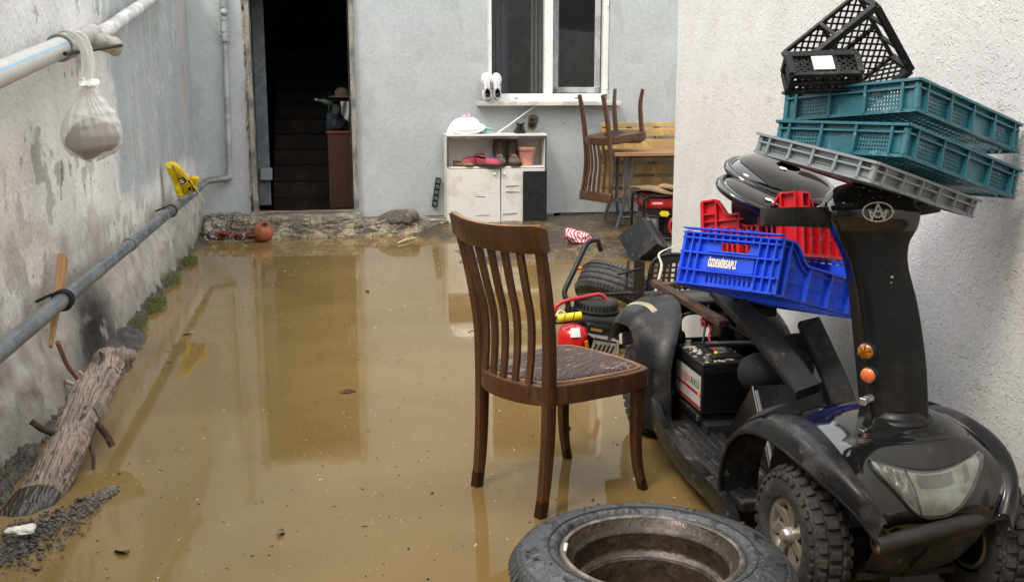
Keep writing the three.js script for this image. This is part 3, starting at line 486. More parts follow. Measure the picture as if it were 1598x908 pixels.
// yellow trainer propped on the pipe
function shoe(name, label, cat, o, group) {
  const t = thing(name, label, cat, [0, 0, 0], group); const L = o.L || .28, Wd = o.W || .095, hT = o.top || .10, hi = o.hi || .05, sh = o.sole || .025;
  const half = (s) => Wd / 2 * (s < .25 ? Math.sqrt(Math.max(0, 1 - ((.25 - s) / .25) ** 2)) * .78 + 0 : s < .5 ? mix(.78, .84, (s - .25) / .25) : s < .72 ? mix(.84, 1, (s - .5) / .22) : Math.sqrt(Math.max(0, 1 - ((s - .72) / .28) ** 2)));
  const top = (s) => (s > .84 ? Math.sqrt(Math.max(.02, 1 - ((s - .84) / .16) ** 2 * .9)) : 1) * (s < .12 ? mix(hT * .92, hT, s / .12) : s < .42 ? mix(hT, hT * .82, (s - .12) / .3) : s < .75 ? mix(hT * .82, hi, sst(.42, .78, s)) : mix(hi, hi * .72, (s - .75) / .25));
  const outline = []; for (let i = 0; i <= 28; i++) { const s = i / 28; outline.push([half(s) + .004, s * L]); } for (let i = 27; i > 0; i--) { const s = i / 28; outline.push([-half(s) - .004, s * L]); }
  const sg = extr(poly(outline), sh, .004, 2); sg.rotateX(Math.PI / 2); sg.translate(0, sh, 0); // length along z
  part('sole', sg, o.soleM, t);
  const up = grid(28, 34, (u, v) => { const s = clamp(v, .004, .994), w = half(s) + .001, h = top(s) - sh * .5, a = Math.PI * u; const ca = Math.cos(a), sa = Math.sin(a); const op = s > .03 && s < .42 ? 1 : 0; const px = Math.sign(ca) * Math.abs(ca) ** .7 * w * (1 - .22 * sa * (1 - .4 * op)); const well = op && s > .06 && s < .36 && sa > .72; return [px, sh * .6 + h * (well ? .25 : sa ** .75), s * L]; });
  part('upper', up, o.upM, t);
  const lining = ring(22, 6, (u, v) => { const a = u * 2 * Math.PI, k = 1 - .85 * (v > .5 ? (v - .5) * 2 : 0); const s = .21 + .185 * Math.cos(a); return [half(.25) * .84 * Math.sin(a) * k, top(s) + .006 - (v > .5 ? .045 * (v - .5) * 2 : 0) - .012 * v + .002, L * (.21 + .185 * Math.cos(a) * k)]; });
  part('lining', lining, o.inM || M.deepBlack, t);
  const col = []; for (let i = 0; i < 24; i++) { const a = i / 24 * 2 * Math.PI, s = .21 + .19 * Math.cos(a); col.push([half(.25) * .88 * Math.sin(a), top(clamp(s, .02, 1)) + .002, L * s]); }
  part('collar', tube(col, .007, 60, 7, true), o.colM || o.upM, t);
  if (o.laceM) { const g = []; for (let i = 0; i < 5; i++) { const s = .44 + i * .055; g.push(tube([[-half(s) * .5, top(s) - .004, s * L], [0, top(s) + .007, s * L + .004], [half(s) * .5, top(s) - .004, s * L + .012]], .003, 10, 5)); } part('laces', g, o.laceM, t); }
  return t;
}
{
  const yl = P(0xe8c400, .45, { map: fineDust }), ys = P(0xf2d80a, .4, { map: fineDust });
  const s = shoe('yellow_trainer', 'yellow trainer standing heel down on the grey pipe against the wall', 'shoe', { L: .30, W: .11, top: .14, hi: .095, sole: .045, soleM: ys, upM: yl, inM: S(0x6b5a12, .9), laceM: S(0xf0e08a, .8) });
  { const z = V(-.27, .90, .32).normalize(), y = V(1, .15, -.1); y.addScaledVector(z, -y.dot(z)).normalize(); s.quaternion.setFromRotationMatrix(new THREE.Matrix4().makeBasis(y.clone().cross(z), y, z)); s.position.set(-1.155, .585, -8.80); } part('tongue', B(.06, .07, .05, 0, .155, .10, -.5, 0, 0, .012), yl, s); part('midsole_line', B(.124, .006, .26, 0, .05, .15, 0, 0, 0, .002), S(0x8a7400, .6), s);
  part('heel_block', [B(.115, .06, .10, 0, .015, .06, 0, 0, 0, .02), B(.115, .04, .1, 0, .012, .235, 0, 0, 0, .018)], ys, s); part('side_overlay', [B(.006, .03, .10, .050, .075, .17, .5, 0, 0, .002), B(.006, .05, .02, .048, .085, .095, .2, 0, 0, .002)], S(0xb89a00, .6), s);
  const pt = part('side_patch', B(.004, .05, .05, .054, .068, .14, .1, 0, 0, .001), M.deepBlack, s);
  part('letter', [beam([.0575, .045, .128], [.0575, .079, .128], .003, .006, 0), beam([.0575, .045, .152], [.0575, .079, .152], .003, .006, 0), beam([.0575, .079, .128], [.0575, .045, .152], .003, .006, 0)], S(0xf4f2e8, .6), s);
  part('ankle_logo', B(.004, .022, .03, .046, .095, .055, 0, 0, 0, .001), M.deepBlack, s);
  part('loose_lace', tube([[.03, .1, .1], [.04, .13, .05], [.05, .15, .0], [.045, .16, -.1]], .003, 20, 5), S(0xe9d96a, .8), s);
}
// ---------- shoe cabinet and what stands on it ----------
{
  const cab = thing('shoe_cabinet', 'battered white shoe cabinet with open top shelf under the window', 'cabinet', [1.17, .02, -10.97]);
  const cm = rep(dtex(512, 512, (u, v) => { const n = fbm(u, v, 6, 5, 901), st = vn(u * 4 + n, v * 60, 60, 905); let c = [.90, .89, .87]; c = mix3(c, [.74, .71, .66], sst(.58, .78, n) * .4); if (st > .93 && n > .5) c = mix3(c, [.55, .52, .48], .6); if (vn(u * 90, v * 90, 90, 907) > .95) c = mix3(c, [.5, .46, .4], .5); return c; }), 1.3);
  const wm = P(0xf2f1ee, .5, { map: cm }), dark = S(0x8b8680, .9, { map: dust });
  const w = 1.01, d = .28, h = .925;
  part('side_panel', B(.02, h, d, .01, h / 2, .14), wm, cab); part('side_panel', B(.02, h, d, w - .01, h / 2, .14), wm, cab);
  part('top_board', B(w + .01, .022, d + .015, w / 2, h + .012, .145), wm, cab);
  part('edge_trim', [B(w - .01, .024, .004, w / 2, h - .008, .285, 0, 0, 0, 0), B(.018, .93, .004, w + .002 - .01, h / 2 + .0, .284, 0, 0, 0, 0), B(.02, .28, .004, .01, h - .16, .284, 0, 0, 0, 0)], dark, cab);
  part('shelf', B(w - .04, .02, d - .02, w / 2, .615, .14), wm, cab);
  part('back_board', B(w - .04, h, .01, w / 2, h / 2, .008), wm, cab);
  const dl = part('cabinet_door', B(.52, .585, .018, .275, .31, .292, 0, 0, .004, .003), wm, cab);
  const dr = part('cabinet_door', B(.44, .585, .018, .765, .31, .290, 0, -.03, -.004, .003), wm, cab);
  const kn = P(0xe9e3cf, .25);
  part('knob', xf(lathe([[.001, .022], [.012, .02], [.015, .012], [.008, .004], [.008, 0]], 16), .475, .555, .302, Math.PI / 2), kn, dl);
  part('knob', xf(lathe([[.001, .022], [.012, .02], [.015, .012], [.008, .004], [.008, 0]], 16), .575, .555, .300, Math.PI / 2), kn, dr);
  part('torn_strip', [B(.10, .006, .004, .33, .33, .302, 0, 0, -.05, .001), B(.14, .005, .004, .36, .14, .302, 0, 0, .02, .001)], dark, dl); part('torn_strip', [B(.13, .006, .004, .655, .43, .300, 0, 0, .04, .001), B(.14, .006, .004, .66, .37, .3, 0, 0, -.03, .001), B(.15, .005, .004, .63, .15, .3, 0, 0, .06, .001)], dark, dr);
  const bm = S(0x2b2d30, .9, { map: rep(dtex(256, 256, (u, v) => { const f = vn(u * 60, v * 60, 60, 911), n = fbm(u, v, 8, 4, 913); const k = (Math.sin(u * 200) * Math.sin(v * 200)) * .12; return clamp(.62 + .5 * (f - .5) + .5 * (n - .5) + k); }), 3), bumpMap: grit, bumpScale: .006 });
  const bd = thing('felt_board', 'dark speckled board leaning on the right door of the shoe cabinet', 'board', [1.17, .02, -10.97]);
  part('board', B(.245, .565, .014, .885, .295, .318, .012, 0, 0, .003), bm, bd);
  const X = 1.17, Z = -10.97, TY = .02 + h + .023;
  // wrapped bundle
  const bu = thing('wrapped_bundle', 'rounded white plastic bundle with pink knot on the cabinet top', 'bundle', [X + .185, TY, Z + .15]);
  part('dome', ring(48, 24, (u, v) => { const a = u * 2 * Math.PI, b = v * Math.PI / 2; const r = Math.cos(b) ** .6; return [.175 * r * Math.cos(a) + .03 * Math.sin(b), .155 * Math.sin(b) * (1 + .05 * Math.sin(a * 5)), .125 * r * Math.sin(a)]; }), P(0xf0efec, .22, { clearcoat: .4 }), bu);
  part('front_disc', xf(ring(40, 10, (u, v) => { const a = u * 2 * Math.PI; return [.165 * v * Math.cos(a), .052 * v * Math.sin(a), .02 * (1 - v * v)]; }), .035, .058, .105, -.35, 0, .06), P(0xdfe0de, .16, { clearcoat: .6 }), bu);
  part('rim', xf((() => { const p = []; for (let i = 0; i < 30; i++) { const a = i / 30 * 2 * Math.PI; p.push([.168 * Math.cos(a), .054 * Math.sin(a), 0]); } return tube(p, .006, 80, 6, true); })(), .035, .058, .107, -.35, 0, .06), P(0xf4f4f2, .2), bu);
  part('knot', [xf(rock(.022, 1.2, .9, 1, 41, 2, .5), .02, .165, 0), xf(rock(.018, .5, 1.5, .6, 43, 2, .5), .055, .172, 0)], P(0xe9a9bf, .5), bu);
  const tq = part('folded_cloth', [xf(rock(.05, 1.3, .5, .9, 47, 3, .4), 0, .022, 0), xf(rock(.04, 1.5, .45, .8, 49, 3, .4), .015, .045, .0)], S(0x8fb5b5, .9, { map: fineDust }), null); tq.position.set(X + .385, TY, Z + .2); tag(tq, 'small turquoise cloth beside the white bundle on the cabinet', 'cloth');
  const bk = P(0x2a2521, .5, { map: dust }), gr = S(0x57504a, .8, { map: dust });
  const s1 = shoe('dark_shoe', 'dark shoe lying low, left one of the pair on the cabinet top', 'shoe', { L: .24, W: .11, top: .10, hi: .06, soleM: S(0x2a2825, .8), upM: bk }, undefined); s1.position.set(X + .745, TY, Z + .27); s1.rotation.y = Math.PI * .96;
  const s2 = shoe('dark_shoe', 'brown shoe tipped up on its heel, right one on the cabinet top', 'shoe', { L: .24, W: .11, top: .10, hi: .06, soleM: S(0x7a6650, .8), upM: P(0x4b3d31, .6, { map: dust }) }); s2.rotation.order = 'YXZ'; s2.position.set(X + .86, TY + .03, Z + .25); s2.rotation.set(-.55, Math.PI - .3, .12);
  const SY = .02 + .626;
  const sl = shoe('brown_slipper', 'tan slipper at the left end of the open cabinet shelf', 'shoe', { L: .22, W: .085, top: .055, hi: .05, sole: .015, soleM: S(0x4b3b2d, .9), upM: S(0xa58768, .8, { map: dust }) }); sl.position.set(X + .07, SY, Z + .2); sl.rotation.y = 1.35;
  const pk = P(0xd8475f, .6, { map: dust }), lac = S(0x3f5fae, .8);
  const p1 = shoe('pink_trainer', 'pink trainer with blue laces, left one of the pair on the shelf', 'shoe', { L: .27, W: .10, top: .115, hi: .085, soleM: S(0x8a2f3f, .8), upM: pk, laceM: lac }); p1.position.set(X + .36, SY, Z + .13); p1.rotation.y = -.95 - .35;
  p1.position.x = X + .40; const p2 = shoe('pink_trainer', 'pink trainer with dark toe, right one of the pair on the shelf', 'shoe', { L: .27, W: .10, top: .11, hi: .085, soleM: S(0x2b2226, .8), upM: P(0xd85166, .6, { map: dust }), laceM: lac }); p2.position.set(X + .30, SY, Z + .22); p2.rotation.y = 1.15; 
  // hiking boots
  const bm1 = S(0x8d7d6e, .9, { map: dust }), bs = S(0x4c4238, .9, { map: dust });
  const boot = (lab, x, tall) => {
    const t = shoe('hiking_boot', lab, 'boot', { L: .28, W: .125, top: .14, hi: .095, sole: .035, soleM: bs, upM: bm1, laceM: S(0x9c8f7d, .9) });
    part('shaft', ring(20, 10, (u, v) => { const a = u * 2 * Math.PI; const k = 1 + .06 * vn(u * 8, v * 5, 8, 921); return [.056 * Math.cos(a) * k, .10 + tall * v, .085 + (.072 - .01 * v) * Math.sin(a) * k]; }), bm1, t);
    part('shaft_lace', Array.from({ length: 4 }, (_, i) => tube([[-.03, .11 + i * tall / 4, .125], [0, .12 + i * tall / 4, .14], [.03, .11 + i * tall / 4, .125]], .0035, 8, 5)), S(0x9c8f7d, .9), t);
    t.position.set(x, SY, Z + .02); return t;
  };
  boot('taller muddy brown hiking boot, left one of the pair on the shelf', X + .555, .16).rotation.y = -.05; boot('muddy brown hiking boot with long laces, right one beside the pink flowerpot', X + .675, .15).rotation.y = .1;
  const pp = thing('flower_pot', 'pink plastic flowerpot at the right end of the cabinet shelf', 'flowerpot', [X + .825, SY, Z + .17]);
  part('pot_body', lathe([[.001, 0], [.06, 0], [.063, .004], [.085, .16], [.08, .16], [.06, .02], [.001, .02]], 32), P(0xd99a86, .6, { map: fineDust }), pp); part('pot_rim', lathe([[.083, .15], [.093, .152], [.095, .19], [.085, .19], [.083, .15]], 32), P(0xd99a86, .6, { map: fineDust }), pp);
  // cord from window to cabinet
  tag(part('slung_rope', [tube([[2.28, 1.35, -10.95], [2.05, 1.2, -10.92], [1.85, 1.06, -10.9], [X + .53, TY + .006, Z + .16]], .007, 40, 7), tube([[2.27, 1.345, -10.95], [2.03, 1.18, -10.93], [1.9, 1.1, -10.92]], .005, 30, 6)], S(0xe8e4da, .7), null), 'white cord slung from the window down to the cabinet top', 'cord');
  // strip hanging left of cabinet
  const ps = thing('power_strip', 'black power strip hanging crooked on the wall left of the cabinet', 'power strip', [1.09, .22, -10.975]);
  part('strip_body', B(.055, .30, .03, 0, .15, 0, 0, 0, -.16, .006), M.blackPl, ps);
  for (let i = 0; i < 5; i++) { const y = .035 + i * .057; part('socket', [B(.043, .04, .008, (y - .15) * .161, y, .018, 0, 0, -.16, .003)], S(0x55575a, .6), ps); }
}
// trainers on the sill
{
  const wm = P(0xf0efee, .55, { map: fineDust }), sm = S(0xe3e1de, .7);
  [['white trainer standing heel down on the sill, nearer the window edge', 1.605, .02], ['white trainer standing heel down on the sill, second from the window edge', 1.71, -.03]].forEach(([lab, x, rz]) => {
    const s = shoe('white_trainer', lab, 'shoe', { L: .28, W: .095, top: .105, hi: .055, sole: .03, soleM: sm, upM: wm, inM: S(0x17171a, .9), laceM: S(0xd9d9dc, .8), colM: S(0x8d8f96, .8) });
    s.rotation.order = 'YXZ'; s.position.set(x, 1.29, -10.93); s.rotation.set(-1.43, Math.PI, rz);
    part('side_stripe', [B(.004, .025, .09, .042, .05, .15, .4, 0, 0, .001), B(.004, .025, .09, -.042, .05, .15, .4, 0, 0, .001)], S(0x77797f, .7), s);
  });
}
// ---------- in the hall ----------
{
  const c = thing('hall_dresser', 'reddish brown dresser just inside the doorway on the right', 'dresser', [.14, .175, -11.62]);
  part('carcass', B(.26, .78, .42, 0, .39, 0, 0, 0, 0, .005), S(0x5f3d2e, .5, { map: rep(tableWood, 2) }), c); part('top_board', B(.28, .025, .44, -.005, .79, 0), S(0x9a5836, .5, { map: rep(tableWood, 2) }), c);
  const b1 = thing('dark_bag', 'dark blue bag slumped on the hall dresser', 'bag', [.10, .98, -11.58]); part('bag_body', xf(rock(.14, .8, .95, .9, 61, 3, .35), 0, .12, 0), S(0x2c3f4b, .8, { map: dust }), b1); part('bag_strap', tube([[-.07, .2, .05], [-.05, .3, .06], [.05, .3, .06], [.08, .2, .05]], .008, 20, 6), S(0x26323a, .8), b1);
  const b2 = thing('green_bottle', 'green bottle lying on the pile above the hall dresser', 'bottle', [.02, 1.25, -11.55]); part('bottle_body', xf(lathe([[.001, 0], [.03, .005], [.032, .1], [.014, .14], [.012, .17], [.001, .17]], 20), .06, .0, 0, 0, 0, 1.3), P(0x2d401d, .4), b2); part('cap', cyl([.06 - .165, .043, 0], [.06 - .19, .05, 0], .015), S(0x7a7a74, .5), b2);
  const b3 = thing('straw_hat', 'tan hat on top of the pile by the door jamb', 'hat', [.17, 1.32, -11.55]); part('brim', lathe([[.06, .01], [.14, 0], [.145, .008], [.06, .02]], 28), S(0x4a3f30, .9), b3); part('crown', lathe([[.075, 0], [.07, .07], [.03, .1], [.001, .1]], 28), S(0x4a3f30, .9), b3);
  const b4 = part('white_rag', shell(12, 8, (u, v) => [.16 + .08 * u, 1.28 - .22 * v * (.6 + .4 * u), -11.42 + .03 * Math.sin(u * 7 + v * 3)], .006), S(0x8e9194, .9), null); tag(b4, 'pale rag hanging beside the door jamb', 'rag');
}
// ---------- chair builder ----------
const leather = P(0xffffff, .5, { map: rep(dtex(512, 512, (u, v) => { const cx = u * 14 + .35 * Math.sin(v * 30), cy = v * 22 + .3 * Math.sin(u * 22); const fx = Math.abs(cx - Math.floor(cx) - .5) * 2, fy = Math.abs(cy - Math.floor(cy) - .5) * 2; const cell = Math.max(fx, fy); const n = fbm(u, v, 8, 5, 931), f = vn(u * 130, v * 130, 130, 933), d = fbm(u, v, 5, 4, 935); let c = mix3([.235, .16, .14], [.32, .23, .205], n); if (cell > .88) c = c.map((q) => q * .85); const sc = sst(.66, .76, vn(u * 34 + 6 * n, v * 14 + 5 * d, 999, 937)) * sst(.42, .6, d); c = mix3(c, [.70, .62, .56], .6 * sc); if (f > .93) c = mix3(c, [.55, .48, .43], .45); return c; }), 2.4, 2.4), bumpMap: rep(dtex(512, 512, (u, v) => { const cx = u * 14 + .35 * Math.sin(v * 30), cy = v * 22 + .3 * Math.sin(u * 22); const fx = Math.abs(cx - Math.floor(cx) - .5) * 2, fy = Math.abs(cy - Math.floor(cy) - .5) * 2; return .8 - .6 * sst(.7, 1, Math.max(fx, fy)) + .2 * fbm(u, v, 40, 2, 939); }, false), 2.4, 2.4), bumpScale: .006 });
const wetWood = P(0x9a8a7c, .22, { map: rep(chairWood, 2.2) });
function woodenChair(label, group) {
  const c = thing('wooden_chair', label, 'chair', [0, 0, 0], group), wd = M.chairWood;
  for (const s of [1, -1]) {
    part('rear_leg', bar([[s * .186, -.02, -.018], [s * .187, .10, .0], [s * .19, .26, .012], [s * .192, .45, .015], [s * .197, .62, .010], [s * .210, .80, -.018], [s * .226, .985, -.062]], (t) => .036 - .006 * Math.abs(t - .45), (t) => .029 + .011 * Math.sin(Math.PI * clamp(t * 1.1)), [1, 0, 0], 30), wd, c);
    for (const [nm, pts, ww] of [['rear', [[s * .1862, -.02, -.018], [s * .1866, .02, -.0115], [s * .187, .055, -.006]], .0372], ['front', [[s * .2148, -.02, .4545], [s * .2112, .02, .444], [s * .208, .055, .435]], .0285]]) part('wet_foot', bar(pts, ww, nm === 'rear' ? .033 : .0285, [1, 0, 0], 6), wetWood, c);
    part('front_leg', bar([[s * .215, -.02, .455], [s * .205, .10, .425], [s * .203, .26, .415], [s * .207, .45, .42]], (t) => .026 + .014 * t, (t) => .026 + .014 * t, [1, 0, 0], 20), wd, c);
  }
  const out = (k) => smoothShape([[-.19 * k, .25 - .235 * k], [-.11 * k, .25 - .285 * k], [0, .25 - .303 * k], [.11 * k, .25 - .285 * k], [.19 * k, .25 - .235 * k], [.232 * k, .25 - .02 * k], [.236 * k, .25 + .16 * k], [.218 * k, .25 + .205 * k], [0, .25 + .235 * k], [-.218 * k, .25 + .205 * k], [-.236 * k, .25 + .16 * k], [-.232 * k, .25 - .02 * k]]);
  const ap = extr(out(1.0), .06, .006, 2); ap.rotateX(Math.PI / 2); ap.translate(0, .455, 0); part('seat_frame', ap, wd, c);
  const N = 40, pts = out(.89).getPoints(); // domed cushion
  const ctr = [0, .25];
  part('seat_cushion', ring(pts.length - 1 + 1, 14, (u, v) => { const q = pts[Math.round(u * (pts.length)) % pts.length]; const k = 1 - v; const y = v === 0 ? .452 : .462 + .022 * (1 - k ** 3) ** .6; return [ctr[0] + (q.x - ctr[0]) * k, y, ctr[1] + (q.y - ctr[1]) * k]; }), leather, c);
  const pp = []; const q2 = out(.895).getPoints(); for (let i = 0; i < q2.length; i += 2) pp.push([q2[i].x, .462, q2[i].y]); part('seat_piping', tube(pp, .006, 120, 6, true), S(0x9a7250, .7, { map: fineDust }), c);
  // crest rail
  const rail = grid(8, 34, (u, v) => { const k = Math.round(u * 8) % 8; const x = (v - .5) * .505, e = Math.abs(v - .5) * 2; const zc = -.05 - .05 * (1 - e * e), h0 = .915 + .012 * e ** 4 + .0, h1 = 1.003 + .014 * e ** 2 - .006 * sst(.9, 1, e); const tk = .024 + .006 * sst(.8, 1, e); const P8 = [[0, 1], [.25, 1], [1, .9], [1, .1], [.75, 0], [.25, 0], [0, .1], [0, .9]][k]; const y = mix(h0, h1, P8[1]); return [x, y, zc + (P8[0] - .5) * tk - .22 * (y - .94)]; });
  const capR = (v) => { const g = []; for (let k = 0; k < 8; k++) g.push(rail.attributes.position); return g; };
  const rn = toCreasedNormals(rail, .6), pa = rail.attributes.position, caps = [];
  for (const j of [0, 34]) { const a = []; for (let k = 0; k < 8; k++) a.push(V(pa.getX(j * 9 + k), pa.getY(j * 9 + k), pa.getZ(j * 9 + k))); const cc = a.reduce((p, q) => p.clone().add(q), V(0, 0, 0)).multiplyScalar(1 / 8); const pos = []; for (let k = 0; k < 8; k++) [cc, a[k], a[(k + 1) % 8]].forEach((q) => pos.push(q.x, q.y, q.z)); const h = new THREE.BufferGeometry(); h.setAttribute('position', new THREE.Float32BufferAttribute(pos, 3)); h.computeVertexNormals(); caps.push(norm(h)); }
  part('top_rail', [rn, ...caps], wd, c);
  part('worn_edge', bar(Array.from({ length: 15 }, (_, i) => { const x = (i / 14 - .5) * .49, e = Math.abs(i / 14 - .5) * 2, y = 1.002 + .014 * e * e; return [x, y, -.05 - .05 * (1 - e * e) - .22 * (y - .94)]; }), .006, .018, [0, 1, 0], 40, .2), P(0x9a6f4c, .5, { map: fineDust }), c);
  for (let i = 0; i < 5; i++) { const x = (i - 2) * .074, e = Math.abs(i - 2) / 3; const bz = -.036 + .03 * e * e; part('back_slat', bar([[x * .84, .43, bz], [x * .86, .56, bz + .012], [x * .89, .68, bz + .008], [x * .94, .80, bz - .022], [x, .945, -.092 + .022 * e * e]], (t) => .028 + .006 * t, .014, [1, 0, 0], 26), wd, c); }
  return c;
}
const mainChair = woodenChair('dark wooden slat-back chair standing in the flood water by the scooter');
mainChair.position.set(.608, 0, -3.583); mainChair.rotation.y = 118 * Math.PI / 180;
const upChair = mainChair.clone(); upChair.name = numbered('wooden_chair'); upChair.userData = { ...mainChair.userData, label: 'wooden chair turned upside down on the table, legs in the air' }; scene.add(upChair); upChair.children.filter((q) => q.name === 'wet_foot').forEach((q) => upChair.remove(q));
upChair.rotation.set(-.12, 113.5 * Math.PI / 180, Math.PI, 'YXZ'); upChair.position.set(2.56, 1.335, -10.33);
{ // table
  const t = thing('folding_table', 'wood-topped folding table with grey metal legs against the house wall', 'table', [3.3, 0, -10.5]);
  part('tabletop', B(1.2, .035, .7, .05, .785, 0, 0, 0, 0, .006), M.tableWood, t);
  const gm = P(0x8d9094, .45, { metalness: .3, map: dust });
  for (const z of [.25, -.25]) for (const [x0, x1] of [[-.42, -.5], [-.36, -.33], [.5, .55]]) part('leg', bent([[x0, .77, z], [x0 - .005, .3, z], [x1, .06, z + (z > 0 ? .02 : -.02)]], .017, .05), gm, t);
  part('leg_brace', [cyl([-.42, .3, .25], [-.42, .3, -.25], .012), cyl([-.5, .16, .26], [-.33, .16, .26], .012), cyl([-.42, .76, .27], [.55, .76, .27], .012)], gm, t);
  part('foot_cap', [cyl([-.5, .06, .27], [-.51, -.02, .27], .022), cyl([-.33, .06, .27], [-.32, -.02, .27], .022)], M.blackPl, t);
  const bag = part('black_cloth', xf(rock(.09, 1.5, .6, .9, 71, 3, .4), 0, .05, 0), M.blackMatte, null); bag.position.set(2.82, .895, -10.40); tag(bag, 'small black cloth resting on the upturned chair seat', 'cloth');
  const cp = part('crumpled_paper', [xf(rock(.09, 1.6, .25, .9, 73, 3, .5), .0, .02, 0)], S(0xb5a27f, .9, { map: dust }), null); cp.position.set(3.0, .885, -10.43); tag(cp, 'crumpled tan wrapping on the upturned chair underside', 'wrapping');
  const p = thing('slatted_panel', 'yellowish slatted wooden pallet leaning on the wall behind the table', 'pallet', [3.3, .3, -10.90]);
  const ym = S(0xc8a76c, .7, { map: fineDust });
  for (const [y, h] of [[.03, .085], [.155, .10], [.285, .10], [.415, .10], [.545, .10], [.665, .08], [.745, .045]]) part('slat', B(1.02, h, .03, .0, y, .012 + rr(-.003, .003), 0, 0, rr(-.006, .006), .004), ym, p);
  for (const x of [-.46, -.2, .1, .4]) part('upright', B(.05, .76, .03, x, .38, -.02, 0, 0, 0, .003), ym, p);
  for (let i = 0; i < 5; i++) part('spacer', B(.02, .10, .03, -.3 + i * .13, .66, .012, 0, 0, 0, .003), ym, p);
}
{ // generator
  const g = thing('generator', 'red portable generator with black frame beside the wall corner', 'generator', [2.87, .04, -9.75]);
  const fr = M.blackPl, red = P(0xb3121f, .3, { clearcoat: .4, map: fineDust });
  part('frame', [bent([[0, 0, .2], [0, .40, .2], [.6, .40, .2], [.6, 0, .2]], .014, .06), bent([[0, 0, -.2], [0, .40, -.2], [.6, .40, -.2], [.6, 0, -.2]], .014, .06), cyl([0, .03, .2], [0, .03, -.2], .012), cyl([0, .03, .2], [.6, .03, .2], .012), cyl([0, .40, .2], [0, .40, -.2], .012)], fr, g);
  const tk = part('fuel_tank', [B(.54, .13, .38, .30, .325, 0, 0, 0, -.06, .04)], red, g);
  part('printed_name', new THREE.PlaneGeometry(.14, .035).translate(.13, .335, .1935), new THREE.MeshStandardMaterial({ roughness: .5, map: canvasTex(256, 64, (c, w, h) => { c.fillStyle = '#b3121f'; c.fillRect(0, 0, w, h); c.fillStyle = '#fff'; c.font = 'bold 50px sans-serif'; c.textAlign = 'center'; c.textBaseline = 'middle'; c.fillText('HONDA', w / 2, h / 2 + 3, w - 10); }) }), tk, { keepUV: true });
  part('skirt', B(.5, .06, .34, .3, .24, 0, 0, 0, -.06, .01), M.deepBlack, g);
  part('warning_tag', [xf(extr(poly([[-.05, 0], [-.03, .025], [.03, .025], [.05, 0], [.03, -.025], [-.03, -.025]]), .004), .2, .235, .19, 0, 0, -.12), xf(extr(poly([[-.03, 0], [-.02, .012], [.02, .012], [.03, 0], [.02, -.012], [-.02, -.012]]), .006), .2, .235, .19, 0, 0, -.12)], S(0xe2c915, .5), g);
  part('muffler', cyl([.12, .02, .08], [.12, .19, .08], .065, .065, 20), P(0xa3a3a0, .4, { metalness: .6 }), g);
  part('recoil_cover', [xf(new THREE.CylinderGeometry(.1, .11, .06, 24), .33, .12, .23, Math.PI / 2)], M.blackPl, g); part('recoil_ring', [xf(new THREE.TorusGeometry(.1, .016, 8, 24, Math.PI * 1.3), .33, .12, .255, 0, 0, 1.2)], red, g);
  part('engine_block', [B(.25, .18, .22, .35, .12, .05, 0, 0, 0, .02), B(.12, .1, .16, .5, .2, .1)], M.deepBlack, g);
  part('base_tray', B(.36, .025, .3, .15, .01, .05, 0, 0, 0, .01), S(0xb7b1a6, .7, { map: dust }), g);
  const cb = part('cardboard_sheet', [shell(14, 10, (u, v) => [.6 * u - .05, .02 * Math.sin(u * 5 + v * 2) + .01, .42 * v - .2], .008), xf(shell(8, 6, (u, v) => [.28 * u, .02 + .015 * Math.sin(u * 6), .3 * v], .006), .2, .02, -.1, 0, .3, .05)], S(0xb89a74, .9, { map: dust }), null); cb.position.set(2.89, .475, -9.75); cb.rotation.z = -.05; tag(cb, 'torn brown cardboard sheet lying on top of the generator', 'cardboard');
}
{ // tipped black bin
  const b = thing('black_bin', 'black rectangular plastic bin tipped over on the wet ground', 'bin', [2.6, .045, -8.75]);
  const body = [B(.30, .012, .27, 0, .0, 0, 0, 0, 0, .004), B(.012, .16, .27, -.148, -.08, 0), B(.012, .16, .27, .148, -.08, 0), B(.30, .16, .012, 0, -.08, .13), B(.30, .16, .012, 0, -.08, -.13)];
  const m = part('bin_body', body, M.blackPl, b); setFrame(m, [-.045, .125, .09], [.10, -.235, .25], [-.72, .42, .62]);
  const r = part('bin_rim', [B(.33, .016, .025, 0, 0, .14), B(.33, .016, .025, 0, 0, -.14), B(.025, .016, .3, -.155, 0, 0), B(.025, .016, .3, .155, 0, 0)], M.blackMatte, b); r.position.copy(m.position); r.rotation.copy(m.rotation); r.translateY(-.16);
  const j = thing('scrap_bracket', 'dark metal scrap bracket lying between the black bin and the wall corner', 'scrap', [2.72, .03, -8.35]); part('flat_bar', [beam([0, 0, 0], [.22, .14, -.06], .05, .012), beam([.1, .0, .05], [.16, .2, -.05], .045, .012), cyl([-.06, .03, .1], [.2, .06, .05], .014)], M.blackPl, j); part('small_wheel', xf(new THREE.TorusGeometry(.05, .02, 10, 20), .0, .04, .02, .4, .6, 0), M.rubber, j);
}
